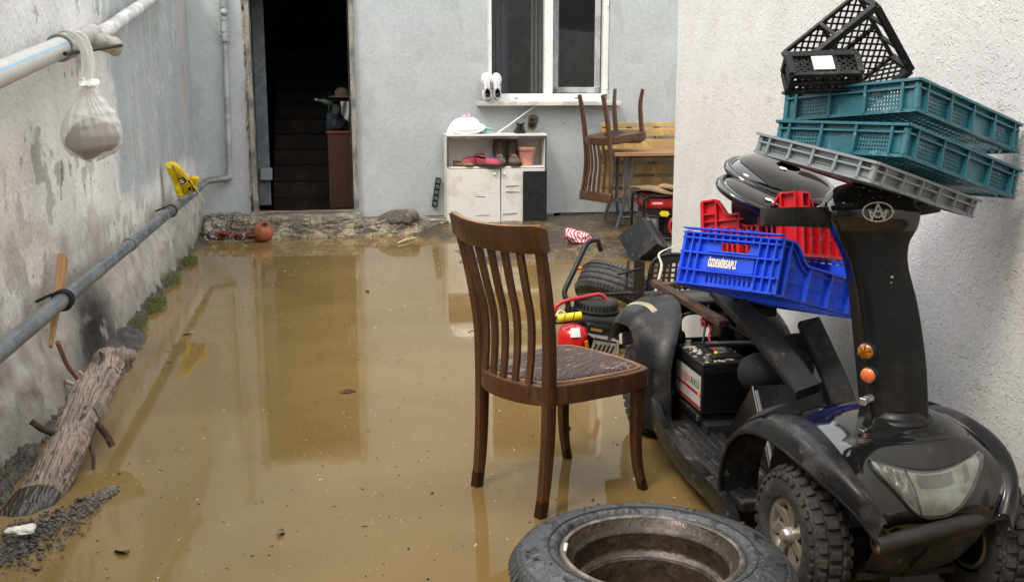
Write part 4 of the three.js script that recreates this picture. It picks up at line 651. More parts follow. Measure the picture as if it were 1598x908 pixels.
{ // floating wrapper
  const w = thing('crumpled_wrapper', 'crumpled red and white plastic wrapper lying in the wet mud', 'wrapper', [2.27, .03, -9.6]);
  const gg = rock(.10, 1.25, .62, .8, 81, 4, .5);
  part('wrapper_body', xf(gg, 0, .04, 0, 0, 0, -.15), P(0xffffff, .4, { map: rep(dtex(256, 256, (u, v) => { const k = Math.sin((u * 2 + v) * 26 + 5 * fbm(u, v, 6, 3, 941)); return k > .1 ? [.90, .86, .86] : k > -.35 ? [.80, .25, .30] : [.74, .12, .18]; }), 4), bumpMap: driftBump, bumpScale: .02 }), w);
  part('torn_corner', xf(rock(.035, 1.3, .5, .8, 83, 2, .5), -.12, .05, .02, 0, 0, .6), P(0x7d2a3a, .4), w);
  tag(part('orange_peel', rock(.025, 1.4, .5, 1, 85, 2, .4), S(0xd9701e, .6), null), 'small orange scrap floating near the old tyre', 'scrap').position.set(1.95, .012, -8.3);
}
// ---------- old tyres ----------
const tyreMat = P(0x5d5e60, .55, { map: rep(dtex(1024, 1024, (u, v) => { const n = fbm(u, v, 5, 6, 951), m = fbm(u, v, 24, 4, 953), f = vn(u * 260, v * 260, 260, 955); let c = mix3([.60, .605, .61], [.78, .785, .79], clamp(.5 + 1.2 * (n - .5) + .6 * (m - .5))); c = mix3(c, [.86, .83, .78], .8 * sst(.66, .72, .6 * m + .4 * f)); if (fbm(u, v, 14, 4, 957) > .71) c = c.map((q) => q * .6); return c; }), 1.6), bumpMap: rep(grit, 2), bumpScale: .006, roughnessMap: rep(roughTex, 2) });
const rustMat = P(0x7d756d, .5, { metalness: .3, map: rep(dtex(512, 512, (u, v) => { const n = fbm(u, v, 6, 6, 961), m = fbm(u, v, 30, 4, 963); let c = mix3([.44, .385, .34], [.60, .545, .49], clamp(n * 1.3 - .15)); c = mix3(c, [.72, .67, .61], .5 * sst(.58, .72, m)); return mix3(c, [.25, .19, .15], .35 * sst(.55, .75, fbm(u, v, 40, 3, 967))); }), 2), bumpMap: rep(grit, 2), bumpScale: .003, roughnessMap: rep(roughTex, 2) });
{
  const t = thing('old_tyre', 'car tyre with rusty steel rim lying flat in the foreground water', 'tyre', [.815, 0, -2.575]);
  const b = part('tyre', [lathe([[.245, .195], [.25, .212], [.262, .220], [.285, .224], [.300, .220], [.304, .2225], [.330, .214], [.345, .205], [.348, .2065], [.362, .190], [.371, .165], [.374, .15], [.366, .148], [.366, .142], [.376, .14], [.377, .108], [.368, .106], [.368, .098], [.377, .096], [.376, .06], [.366, .057], [.366, .05], [.372, .046], [.36, .01], [.30, -.02], [.25, -.01]], 120)], tyreMat, t);
  const lugs = []; for (let i = 0; i < 92; i++) { const a = i / 92 * 2 * Math.PI; lugs.push(B(.014, .046, .017, .3645 * Math.cos(a), .178, .3645 * Math.sin(a), 0, -a, .62, .004)); }
  part('shoulder_block', lugs, tyreMat, b);
  part('rim', lathe([[.247, .190], [.246, .205], [.238, .214], [.231, .210], [.226, .196], [.212, .186], [.207, .176], [.206, .13], [.200, .118], [.186, .108], [.182, .06], [.180, .03], [.168, .022], [.12, .035], [.09, .055], [.07, .05], [.035, .048]], 110), rustMat, t);
  part('rim_lip', lathe([[.2475, .1905], [.2465, .2065], [.238, .2155], [.230, .2105]], 110), P(0x9a9289, .42, { metalness: .35, map: rep(dust, 3) }), t);
  part('rim_ridge', lathe([[.2125, .1875], [.2065, .1775], [.2055, .172]], 110), P(0x857d75, .48, { metalness: .3, map: rep(dust, 3) }), t); part('rim_ridge', lathe([[.1995, .1195], [.1915, .113], [.1855, .107], [.1845, .10]], 110), P(0x746c64, .48, { metalness: .3, map: rep(dust, 3) }), t);
  part('bead_line', xf(new THREE.TorusGeometry(.276, .0035, 6, 110), 0, .222, 0, Math.PI / 2), M.rubber, t);
  part('valve_stem', cyl([-.19, .195, -.06], [-.165, .215, -.055], .006), M.deepBlack, t);
  part('balance_weight', xf(B(.05, .012, .012, 0, 0, 0, 0, 0, 0, .004), -.222, .208, -.06, 0, 1.25, 0), P(0xcfd2d4, .45, { metalness: .4 }), t);
  part('rim_pool', xf(new THREE.CircleGeometry(.178, 48), 0, .035, 0, -Math.PI / 2), P(0x2a2219, .05, { ior: 1.33 }), t);
  const mc = []; seedState = 919; for (let i = 0; i < 40; i++) { const a = rnd() * 6.283, r = rr(.285, .345); const q = rock(rr(.002, .0065), rr(.8, 1.8), .22, rr(.8, 1.4), 90 + i, 1, .5); mc.push(norm(xf(q, r * Math.cos(a), .2225 - Math.max(0, r - .31) * .33, r * Math.sin(a), 0, rnd() * 3, 0))); }
  part('mud_clod', mc, S(0x27221e, .9), t, { kind: 'stuff' });
  t.rotation.set(.0, 0, -.01); t.position.y = .03;
}
{
  const t = thing('old_tyre', 'worn black tyre half sunk in the water behind the scooter', 'tyre', [1.95, -.05, -7.0]);
  const g = [lathe([[.19, .09], [.2, .105], [.27, .105], [.30, .09], [.305, .045], [.297, .043], [.297, .035], [.307, .033], [.307, .005], [.299, .003], [.299, -.003], [.307, -.005], [.307, -.035], [.297, -.037], [.297, -.045], [.305, -.047], [.30, -.09], [.27, -.105], [.2, -.105], [.19, -.09]], 80)];
  const body = part('tyre', g, S(0x47494b, .6, { map: rep(dust, 1.5), bumpMap: rep(grit, 2), bumpScale: .006 }), t);
  const lugs = []; for (let i = 0; i < 70; i++) { const a = i / 70 * 2 * Math.PI; for (const s of [1, -1]) lugs.push(B(.016, .04, .018, .297 * Math.cos(a), s * .082, .297 * Math.sin(a), 0, -a, s * .5, .003)); }
  part('shoulder_block', lugs, S(0x55585a, .55, { map: dust }), body);
  body.position.y = .10; body.quaternion.setFromUnitVectors(V(0, 1, 0), V(.42, .72, -.30).normalize());
}
// ---------- garden machine behind the chair ----------
{
  const g = thing('garden_tiller', 'small black garden engine with red bar and yellow grip behind the chair', 'tiller', [1.42, 0, -5.8]);
  const L = (x, y, z = 0) => [x - 1.42, y, z];
  part('push_handle', bent([L(1.548, .515, -.2), L(1.508, .59, -.12), L(1.45, .575, -.12), L(1.285, .305, 0), L(1.31, .25, .02), L(1.30, .05, .05)], .0155, .04, 12), M.blackPl, g);
  part('handle_stay', [bent([L(1.40, .27, .0), L(1.33, .19, .0), L(1.28, .02, .05)], .014, .04), cyl(L(1.2, .17, .05), L(1.42, .185, .02), .012), cyl(L(1.4, .265, -.12), L(1.85, .262, -.12), .012)], M.blackPl, g);
  part('red_bar', bent([L(1.212, .12, .04), L(1.232, .245, .04), L(1.30, .27, .03), L(1.49, .292, .0), L(1.52, .28, 0), L(1.605, .135, .05)], .0115, .05, 12), P(0xb32830, .3), g);
  part('yellow_grip', cyl(L(1.208, .205, .2), L(1.341, .218, .2), .0225, .0215, 20), P(0xe3d324, .4, { map: fineDust }), g);
  part('grip_seam', [xf(new THREE.TorusGeometry(.0235, .002, 6, 20), ...L(1.25, .209, .2), .6, 1.2, 0), xf(new THREE.TorusGeometry(.0235, .002, 6, 20), ...L(1.30, .214, .2), .6, 1.2, 0)], M.deepBlack, g);
  const ec = part('engine_cover', [xf(lathe([[.001, .06], [.03, .066], [.10, .062], [.115, .05], [.118, .02], [.13, .015], [.13, 0], [.001, 0]], 40), ...L(1.475, .20, 0), .06, 0, -.06), B(.34, .06, .26, ...L(1.475, .165, .02), .06, 0, -.08, .025)], M.blackMatte, g);
  part('vent_fin', Array.from({ length: 34 }, (_, i) => { const a = i / 34 * 2 * Math.PI; return xf(B(.012, .032, .006, .119, 0, 0, 0, 0, 0, .001).rotateY(-a), ...L(1.475, .237, 0), .06, 0, -.06); }), S(0x0e0e0f, .7), ec);
  part('engine_body', [B(.3, .14, .22, ...L(1.50, .09, .02), 0, .1, 0, .03), B(.16, .07, .1, ...L(1.44, .125, .14), 0, .2, -.25, .02), B(.18, .12, .18, ...L(1.58, .07, .04), 0, 0, .2, .02)], M.blackPl, g);
  part('name_badge', B(.07, .016, .006, ...L(1.43, .130, .194), 0, .2, -.25, .002), S(0x8b6a3a, .5), g);
  part('fuel_tank', xf(lathe([[.001, .09], [.03, .088], [.07, .07], [.086, .03], [.088, -.02], [.075, -.06], [.001, -.07]], 32), ...L(1.305, .075, .16)), P(0xc4161c, .25, { clearcoat: .5 }), g);
  part('tank_label', xf(shell(6, 6, (u, v) => { const a = (u - .5) * .65, b = .1 + .5 * v; return [.0885 * Math.sin(a) * Math.cos(b * .9), .03 + .05 * v, .0885 * Math.cos(a) * Math.cos(b * .9) + .004]; }, .002), ...L(1.300, .078, .16)), S(0xf0efec, .5), g);
  part('tank_clip', B(.022, .04, .012, ...L(1.368, .06, .225), 0, .5, .2, .003), S(0xd88a10, .5), g);
  const mf = part('muffler_guard', [B(.15, .012, .10, ...L(1.455, .095, .22), 0, .15, -.24, .004), B(.012, .10, .1, ...L(1.525, .03, .22), 0, .15, -.05, .003), B(.15, .09, .006, ...L(1.455, .035, .265), 0, .15, -.24, .002)], P(0xb9bab8, .35, { metalness: .6, map: fineDust }), g);
  part('guard_slot', Array.from({ length: 5 }, (_, i) => B(.012, .055, .006, ...L(1.40 + i * .025, .048 - i * .005, .277 - i * .004), 0, .15, -.5, .003)), M.deepBlack, mf);
  part('spark_lead', [tube([L(1.22, .2, .1), L(1.26, .22, .06), L(1.31, .17, .1)], .005, 16, 6), cyl(L(1.565, .13, .2), L(1.568, .05, .2), .008)], S(0xcfc9b6, .5), g);
  part('fuel_pipe', tube([L(1.21, .16, .1), L(1.3, .165, .1), L(1.42, .20, .08)], .011, 16, 8), M.blackPl, g);
}
{ // perforated basket panel
  const b = thing('perforated_basket', 'black perforated plastic basket standing behind the scooter', 'basket', [1.80, .28, -5.45]);
  const s = smoothShape([[-.14, 0], [.13, .02], [.155, .20], [.10, .265], [-.02, .275], [-.085, .25], [-.12, .12]]);
  for (let i = 0; i < 7; i++) for (let j = 0; j < 8; j++) { const x = -.085 + i * .031 + (j - 4) * .004, y = .03 + j * .028; const h = new THREE.Path(); const k = .0085; h.moveTo(x - k, y - k); h.lineTo(x - k + .002, y + k); h.lineTo(x + k + .002, y + k); h.lineTo(x + k, y - k); h.closePath(); if (Math.abs(x) < .1) s.holes.push(h); }
  const m = part('basket_panel', extr(s, .006), M.blackPl, b); m.rotation.set(-.25, -.25, -.03);
  const r = part('basket_rim', tube([[-.14, .0, .004], [-.12, .12, .004], [-.085, .25, .004], [-.02, .28, .004], [.10, .268, .004], [.16, .2, .004], [.135, .02, .004]], .010, 50, 8), M.blackPl, b); r.rotation.copy(m.rotation);
  part('basket_side', shell(10, 8, (u, v) => [-.15 - .02 * u, .01 + .24 * v, -.12 * u], .006), M.blackPl, b);
  tag(part('white_strap', [bar([[1.645, .30, -5.30], [1.675, .44, -5.30], [1.70, .535, -5.32], [1.69, .585, -5.34], [1.73, .605, -5.36], [1.95, .64, -5.5]], (t) => .016 - .011 * t, .003, [1, .2, 0], 30)], S(0xd8d6d0, .7), null), 'white strap hooked over the black perforated basket', 'strap');
}
// ---------- mobility scooter ----------
{
  const xc = 1.545;
  const sc = thing('mobility_scooter', 'dusty black mobility scooter stripped of its seat beside the white wall', 'scooter', [xc, 0, -3.5]);
  const L = (x, y, z) => [x - xc, y, z + 3.5];
  const G = M.blackGloss, K = M.blackPl, KM = M.blackMatte;
  const scuff = P(0xffffff, .44, { specularIntensity: .6, roughnessMap: rep(roughTex, 2), map: rep(grimeA, 1.3) });
  const knob = S(0x4a4643, .85, { map: rep(dust, 3), bumpMap: grit, bumpScale: .006 });
  // wheels
  function wheel(x, z, side, yaw) {
    const w = new THREE.Group(); w.name = 'wheel'; w.position.set(...L(x, .2, z)); w.rotation.y = yaw; sc.add(w); const g = [];
    const tg = lathe([[.105, -.045], [.112, -.056], [.14, -.062], [.168, -.058], [.188, -.042], [.192, 0], [.188, .042], [.168, .058], [.14, .062], [.112, .056], [.105, .045]], 60); tg.rotateZ(Math.PI / 2); g.push(tg);
    const n = 30; for (let i = 0; i < n; i++) { const a = (i / n) * 2 * Math.PI; for (const [dx, da, wx, wl, r, tl] of [[0, 0, .036, .026, .194, 0], [.034, .5, .026, .027, .189, .5], [-.034, .5, .026, .027, .189, -.5], [.056, 0, .014, .024, .172, 1.15], [-.056, 0, .014, .024, .172, -1.15]]) { const t = a + da * 2 * Math.PI / n; const q = B(wx, .016, wl, 0, 0, 0, 0, 0, 0, .004); q.rotateZ(-tl); q.translate(dx, r, 0); q.rotateX(t); g.push(q); } }
    part('tyre', g, knob, w);
    const s = side, al = P(0x8e8a82, .35, { metalness: .5, map: fineDust });
    const rg = lathe([[.080, .02], [.084, .044], [.108, .048], [.112, .040], [.106, .0], [.098, -.04], [.085, -.045]], 48); rg.rotateZ(-s * Math.PI / 2); const rim = [rg];
    for (let i = 0; i < 7; i++) { const a = i / 7 * 2 * Math.PI; const q = bar([[s * .03, .022, 0], [s * .034, .055, .012], [s * .04, .095, .004]], (t) => .030 + .006 * t, .012, [0, 0, 1], 8); q.rotateX(a); rim.push(q); }
    part('rim', rim, al, w);
    const hub = lathe([[.001, .062], [.016, .062], [.018, .056], [.024, .05], [.026, .03], [.026, 0]], 28); hub.rotateZ(-s * Math.PI / 2); part('hub_cap', hub, P(0xb5b0a6, .25, { metalness: .7 }), w);
    part('wheel_disc', xf(new THREE.CylinderGeometry(.1, .1, .01, 32), -s * .0, 0, 0, 0, 0, Math.PI / 2), M.deepBlack, w);
  }
  wheel(1.30, -2.70, -1, .04); wheel(1.80, -2.62, 1, .04); wheel(1.31, -4.25, -1, 0); wheel(1.80, -4.25, 1, 0);
  part('axle', cyl(L(1.3, .2, -2.70), L(1.79, .2, -2.66), .014), M.deepBlack, sc); part('axle', cyl(L(1.3, .2, -4.25), L(1.79, .2, -4.25), .02), M.deepBlack, sc); part('gearbox', B(.4, .1, .18, ...L(xc, .2, -4.3)), M.deepBlack, sc); part('chassis_box', B(.34, .11, .8, ...L(xc + .01, .135, -4.12)), M.deepBlack, sc);
  // floor deck with ribs
  const deckM = P(0xffffff, .6, { map: rep(grimeC, 1.4), specularIntensity: .6 });
  part('footplate', [B(.56, .045, .86, ...L(xc, .13, -3.50), 0, 0, 0, .015)], deckM, sc);
  part('footplate_rib', Array.from({ length: 15 }, (_, i) => B(.012, .008, .70, ...L(xc - .24 + i * .034, .156, -3.48), 0, 0, 0, .002)), deckM, sc);
  for (const s of [-1, 1]) part('side_sill', bar([L(xc + s * .295, .215, -3.98), L(xc + s * .300, .155, -3.85), L(xc + s * .305, .115, -3.5), L(xc + s * .305, .115, -3.2), L(xc + s * .300, .085, -3.10), L(xc + s * .30, .03, -3.06)], .035, .075, [1, 0, 0], 24), scuff, sc);
  // front body: centre line and crease line, lofted across
  const smooth = (pts) => { const c = new THREE.CatmullRomCurve3(pts.map((p) => V(...p)), false, 'centripetal'); return (t) => c.getPoint(clamp(t)); };
  const ctr = smooth([[0, .40, -3.06], [0, .475, -2.98], [0, .522, -2.86], [0, .538, -2.74], [0, .520, -2.63], [0, .478, -2.545], [0, .427, -2.492], [0, .365, -2.462], [0, .30, -2.475], [0, .235, -2.505], [0, .165, -2.53], [0, .12, -2.62]]);
  const edg = smooth([[.13, .36, -3.06], [.172, .445, -2.98], [.195, .49, -2.86], [.208, .508, -2.75], [.213, .492, -2.63], [.212, .468, -2.53], [.204, .438, -2.465], [.184, .400, -2.43], [.162, .352, -2.425], [.15, .29, -2.45], [.14, .22, -2.50], [.13, .16, -2.55]]);
  const ridge = (s) => .425 - .045 * s * s;
  const hood = (u, v, off = 0) => { const s = u * 2 - 1, a = Math.abs(s), c = ctr(v), e = edg(v), k = a ** 2.6; const T = ctr(v + .01).sub(ctr(v - .01)).normalize(); const N = V(0, T.z, -T.y); const bump = .008 * sst(ridge(s) - .012, ridge(s) + .012, v) * (1 - sst(.8, 1, a)) + .010 * (1 - a * a) * Math.sin(Math.PI * clamp(v * 1.1)) + off; return L(xc + s * e.x + .3 * s * off, mix(c.y, e.y, k) + N.y * bump, mix(c.z, e.z, k) + N.z * bump); };
  part('bonnet', shell(44, 64, (u, v) => hood(u, v * .76), .006), G, sc);
  part('front_apron', shell(36, 20, (u, v) => hood(u, .755 + .245 * v), .006), KM, sc);
  const lipC = smooth([[1.235, .06, -3.16], [1.235, .19, -3.18], [1.235, .31, -3.14], [1.235, .405, -3.02], [1.237, .448, -2.86], [1.243, .452, -2.70], [1.262, .430, -2.55], [1.312, .378, -2.44], [1.358, .312, -2.39]]);
  const creC = smooth([[1.36, .06, -3.15], [1.36, .21, -3.16], [1.36, .36, -3.09], [1.356, .455, -2.97], [1.338, .496, -2.86], [1.334, .510, -2.74], [1.331, .484, -2.57], [1.350, .418, -2.44], [1.385, .348, -2.402]]);
  for (const s of [-1, 1]) {
    const mx = (p) => (s < 0 ? p.x : 2 * xc - p.x);
    part('front_mudguard', shell(14, 50, (u, v) => { const e = s < 0 ? u : 1 - u, a = lipC(v), b = creC(v), p = a.clone().lerp(b, e), w = Math.sin(Math.PI * e); p.x -= .012 * w * sst(1, .8, v); p.y += .024 * w * sst(0, .3, v); p.z += .012 * w * (v - .45); return L(mx(p), p.y, p.z); }, .006), scuff, sc);
    part('mudguard_lip', tube(Array.from({ length: 31 }, (_, i) => { const p = lipC(i / 30); return L(mx(p) - s * .001, p.y - .003, p.z); }), .0085, 70, 7), K, sc);
    part('crease_bead', tube(Array.from({ length: 25 }, (_, i) => { const p = creC(.36 + .64 * i / 24); return L(mx(p), p.y + .001, p.z + .002); }), .005, 60, 6), G, sc);
    part('mudguard_liner', shell(6, 20, (u, v) => { const p = lipC(.05 + .68 * v); return L(xc + s * .165, p.y + .02 - .22 * u, mix(p.z, -2.74, .12)); }, .004), M.deepBlack, sc);
    part('mudguard_pad', xf(shell(10, 8, (u, v) => [.09 * (u - .5), .010 * Math.sin(Math.PI * u) * Math.sin(Math.PI * v), .15 * (v - .5)], .006), ...L(xc + s * .245, .468, -2.985), -.45, 0, -s * .35), M.rubber, sc);
  }
  // headlight: smile shaped lens in the bonnet
  const topE = (u) => .532 - .062 * (Math.abs(u - .5) * 2) ** 2.0, botE = (u) => .664 - .165 * (Math.abs(u - .5) * 2) ** 2.7;
  const lensAt = (u, v, off) => hood(.13 + .74 * u, mix(topE(u), botE(u), v), off);
  part('headlight_bezel', [tube(Array.from({ length: 31 }, (_, i) => lensAt(i / 30, -.03, .004)), .007, 60, 6), tube(Array.from({ length: 31 }, (_, i) => lensAt(i / 30, 1.03, .004)), .007, 60, 6)], K, sc);
  const hl = part('headlight', shell(44, 14, (u, v) => lensAt(u, v, .013 + .008 * Math.sin(Math.PI * v)), .003), P(0xe3e6ea, .06, { transmission: .95, thickness: 0, clearcoat: .8, clearcoatRoughness: .05, map: rep(dtex(256, 256, (u, v) => { const n = fbm(u, v, 8, 5, 981); return mix3([.95, .94, .90], [1, 1, .98], sst(.3, .62, n)); }), 3) }), sc);
  part('reflector_bowl', shell(44, 14, (u, v) => lensAt(.02 + .96 * u, .03 + .94 * v, .0062 + .0006 * Math.sin(u * 60)), .002), P(0xd6d8da, .30, { metalness: .1, map: rep(dtex(256, 256, (u, v) => { const n = fbm(u, v, 6, 4, 985), s = vn(u * 3, v * 50, 50, 983); return mix3([.74, .72, .66], [1, .99, .95], clamp(n * .6 + .5 * s)); }), 3) }), hl);
  part('facet_reflector', shell(12, 8, (u, v) => lensAt(.05 + .21 * u + .06 * v, .12 + .76 * v, .0105), .002), P(0xcac6b8, .2, { metalness: .7, clearcoat: .6, map: rep(dtex(256, 256, (u, v) => clamp(.2 + 1.1 * vn(u * 24 + v * 6, v * 9, 24, 7) * fbm(u, v, 12, 3, 8) * 1.6)), 5), bumpMap: grit, bumpScale: .02 }), hl);
  part('lens_divider', tube([lensAt(.27, .02, .016), lensAt(.30, .5, .018), lensAt(.345, .98, .016)], .0035, 20, 6), K, hl);
  part('bulb_reflector', [shell(10, 6, (u, v) => lensAt(.36 + .34 * u, .08 + .30 * v, .0095), .002)], P(0xb9b2a2, .15, { metalness: .7, clearcoat: .8, map: rep(dust, 6) }), hl);
  part('bulb_reflector', [shell(6, 10, (u, v) => lensAt(.80 + .05 * u, .08 + .5 * v, .0095), .002)], P(0xb9b2a2, .18, { metalness: .6, clearcoat: .8, map: rep(dust, 6) }), hl);
  // lower apron and bumper bar
  part('under_tray', B(.30, .02, .5, ...L(xc, .13, -2.8)), M.deepBlack, sc);
  for (const k of [.45]) part('apron_rib', beam(L(xc - .13 + .26 * k, .26, -2.43), L(xc - .12 + .24 * k, .12, -2.56), .012, .012), K, sc);
  part('bumper_bar', [(() => { const g = cyl(L(1.352, .300, -2.385), L(1.795, .335, -2.465), .0215, .0215, 24, true); return g; })(), cyl(L(1.353, .300, -2.386), L(1.795, .335, -2.465), .0175, .0175, 24, true), (() => { const q = new THREE.RingGeometry(.0175, .0215, 24); const d = V(.443, .035, -.08).normalize(); q.applyQuaternion(new THREE.Quaternion().setFromUnitVectors(V(0, 0, 1), d)); q.translate(...L(1.352, .300, -2.385)); return q; })(), (() => { const q = new THREE.CircleGeometry(.0215, 24); const d = V(.443, .035, -.08).normalize(); q.applyQuaternion(new THREE.Quaternion().setFromUnitVectors(V(0, 0, 1), d)); q.translate(...L(1.795, .335, -2.465)); return q; })(), beam(L(1.45, .30, -2.43), L(1.45, .24, -2.56), .02, .02), beam(L(1.70, .325, -2.45), L(1.68, .24, -2.56), .02, .02)], P(0x3a3532, .6, { map: rep(dust, 2), bumpMap: grit, bumpScale: .003 }), sc);
  part('bar_end', xf(new THREE.CircleGeometry(.0174, 20), ...L(1.362, .3003, -2.3877), 0, Math.PI / 2, 0), S(0x7c5a41, .9), sc);
  // steering column: lofted from section to section
  const col = [[.515, 1.575, -2.715, .080, .062], [.56, 1.570, -2.725, .083, .066], [.70, 1.562, -2.75, .086, .068], [.85, 1.545, -2.775, .083, .064], [.96, 1.522, -2.79, .080, .056], [1.02, 1.510, -2.80, .094, .056], [1.06, 1.510, -2.805, .112, .062], [1.10, 1.503, -2.81, .125, .075], [1.14, 1.505, -2.82, .118, .078], [1.17, 1.515, -2.83, .090, .068], [1.185, 1.52, -2.835, .04, .03]];
  const cs = (t) => { const q = t * (col.length - 1), i = Math.min(col.length - 2, Math.floor(q)), k = q - i; const a = col[Math.max(0, i - 1)], b = col[i], c = col[i + 1], d = col[Math.min(col.length - 1, i + 2)]; return b.map((_, j) => .5 * (2 * b[j] + (c[j] - a[j]) * k + (2 * a[j] - 5 * b[j] + 4 * c[j] - d[j]) * k * k + (3 * b[j] - a[j] - 3 * c[j] + d[j]) * k ** 3)); };
  const colYaw = -.18, cosY = Math.cos(colYaw), sinY = Math.sin(colYaw);
  const colPt = (a, t, off = 0) => { const [y, x, z, rx, rz] = cs(t); const ca = Math.cos(a), sa = Math.sin(a), e = t > .75 ? .6 : .26; const X = (rx + off) * Math.sign(ca) * Math.abs(ca) ** e, Z = (rz + off) * Math.sign(sa) * Math.abs(sa) ** e; return L(x + X * cosY + Z * sinY, y, z - X * sinY + Z * cosY); };
  part('steering_column', ring(56, 44, (u, v) => colPt(-u * 2 * Math.PI, v * .60)), M.blackSatin, sc); part('tiller_head', [ring(56, 30, (u, v) => colPt(-u * 2 * Math.PI, .597 + .403 * v, .0015)), xf(new THREE.CircleGeometry(.055, 24), ...L(1.52, 1.185, -2.835), -Math.PI / 2)], G, sc);
  part('column_base', [xf(lathe([[.10, 0], [.105, .012], [.085, .025], [.06, .028]], 40), ...L(1.57, .522, -2.715)), xf(lathe([[.085, .02], [.088, .035], [.07, .05]], 40), ...L(1.57, .51, -2.715))], K, sc);
  // handlebar grips
  part('handle_grip', [bar([L(1.435, 1.085, -2.845), L(1.33, 1.088, -2.86), L(1.215, 1.088, -2.88)], .06, (t) => .062 - .012 * t, [0, .12, 1], 14, .2)], KM, sc);
  part('handle_grip', [bar([L(1.60, 1.095, -2.86), L(1.70, 1.10, -2.90), L(1.79, 1.10, -2.96)], .05, .035, [0, 0, 1], 12, .2), cyl(L(1.62, 1.115, -2.84), L(1.74, 1.118, -2.88), .006)], KM, sc);
  // badge: ring and zig-zag strokes
  { const bc = cs(.735), o = new THREE.Group(); o.name = 'badge'; const pp = colPt(Math.PI / 2 - .0, .735, .004); o.position.set(...pp); o.rotation.set(-.12, colYaw + .04, 0, 'YXZ'); sc.add(o); const wm = P(0xd9d8d2, .35);
    const el = []; for (let i = 0; i < 40; i++) { const a = i / 40 * 2 * Math.PI; el.push([.042 * Math.cos(a), .026 * Math.sin(a), 0]); } part('badge_ring', tube(el, .0022, 90, 6, true), wm, o);
    const st = (a, b) => beam([...a, .001], [...b, .001], .0045, .003, 0, [0, 0, 1]); part('badge_mark', [st([-.026, .006], [-.016, -.022]), st([-.026, .006], [-.002, -.016]), st([-.016, -.018], [.0, .022]), st([0, .022], [.016, -.018]), st([.026, .006], [.002, -.016]), st([.026, .006], [.016, -.022]), st([-.008, .002], [.008, .002])], wm, o); part('badge_dot', xf(new THREE.SphereGeometry(.004, 10, 8), .04, .004, .002), wm, o); }
  // reflector, indicator, key, slot on the column
  const side = (y, name, m, rad, extra) => { let t = 0; while (cs(t)[0] < y) t += .002; const p = colPt(Math.PI * .80, t, .003); const o = new THREE.Group(); o.name = name; o.position.set(...p); o.rotation.set(0, -.72 + colYaw, 0); sc.add(o); part(name + '_lens', xf(lathe([[.001, .012], [rad * .6, .010], [rad * .95, .004], [rad, 0], [rad * 1.05, -.008], [.001, -.008]], 28), 0, 0, 0, Math.PI / 2), m, o); part(name + '_base', xf(new THREE.CylinderGeometry(rad * 1.12, rad * 1.18, .016, 28), 0, 0, -.006, Math.PI / 2), KM, o); if (extra) extra(o); };
  side(.725, 'reflector', P(0xc77a10, .18, { clearcoat: .7, map: rep(dtex(64, 64, (u, v) => .6 + .4 * hash(Math.floor(u * 16), Math.floor(v * 16), 3)), 12) }), .0225, (o) => part('reflector_cross', [0, 1, 2].map((k) => xf(B(.042, .0022, .003, 0, 0, 0, 0, 0, 0, .0005), 0, 0, .0125, 0, 0, .4 + k * Math.PI / 3)), S(0x7a4306, .4), o));
  side(.660, 'indicator_lamp', P(0xd4683a, .2, { clearcoat: .7 }), .0215);
  part('ignition_key', [cyl(colPt(Math.PI * .82, .13, 0), colPt(Math.PI * .82, .13, .02), .013, .012), xf(B(.008, .022, .022), ...colPt(Math.PI * .84, .128, .028), 0, .5, 0)], M.chrome, sc);
  part('key_flap', xf(B(.02, .05, .006, 0, 0, 0, 0, 0, 0, .002), ...colPt(Math.PI * .86, .10, .014), 0, -.9, .3), K, sc);
  { const p = colPt(Math.PI * .5, .37, .002); part('column_slot', B(.035, .010, .006, p[0] + .02, p[1] + .02, p[2], 0, colYaw, 0, .001), M.deepBlack, sc); part('slot_screw', [xf(new THREE.SphereGeometry(.005, 10, 8), p[0] + .022, p[1] - .0, p[2] + .001), xf(new THREE.SphereGeometry(.004, 10, 8), p[0] + .02, p[1] - .016, p[2] + .001)], M.chrome, sc); }
  // rear mudguards
  const rf = [[-4.64, .36], [-4.625, .41], [-4.58, .47], [-4.48, .54], [-4.30, .582], [-4.14, .578], [-4.03, .515], [-3.965, .42], [-3.93, .30], [-3.905, .17], [-3.88, .10]], rfc = new THREE.CatmullRomCurve3(rf.map(([z, y]) => V(0, y, z)));
  for (const s of [-1, 1]) {
    part('rear_mudguard', shell(14, 44, (u, v) => { const p = rfc.getPoint(v), uu = s < 0 ? u : 1 - u; const e = uu; const cz = -4.28, cy = .25; const dz = p.z - cz, dy = p.y - cy, l = Math.hypot(dz, dy); const r = -.12 * (1 - e) ** 1.6; return L(xc + s * (.335 - .19 * e * (1 - .5 * sst(.5, .8, v)) + .02 * e * (1 - e) * 4), p.y + dy / l * r, p.z + dz / l * r); }, .006), scuff, sc);
    part('mudguard_skirt', shell(8, 30, (u, v) => { const p = rfc.getPoint(.08 + .86 * v), uu = s < 0 ? 1 - u : u; return L(xc + s * (.335 - .19 * (1 - .5 * sst(.5, .8, .08 + .86 * v)) + .012), mix(p.y, .16, uu), mix(p.z, -4.25, uu * .55)); }, .005), K, sc);
  }
  part('beige_scrape', shell(6, 24, (u, v) => { const p = rfc.getPoint(.10 + .42 * v), cz = -4.28, cy = .25, dz = p.z - cz, dy = p.y - cy, l = Math.hypot(dz, dy); const e = .30 + .10 * u * (.55 + .45 * v) + .22 * v, r = .005 - .12 * (1 - e) ** 1.6; return L(xc - (.335 - .19 * e + .02 * e * (1 - e) * 4), p.y + dy / l * r, p.z + dz / l * r); }, .003), S(0xb3a68a, .7, { map: fineDust }), sc);
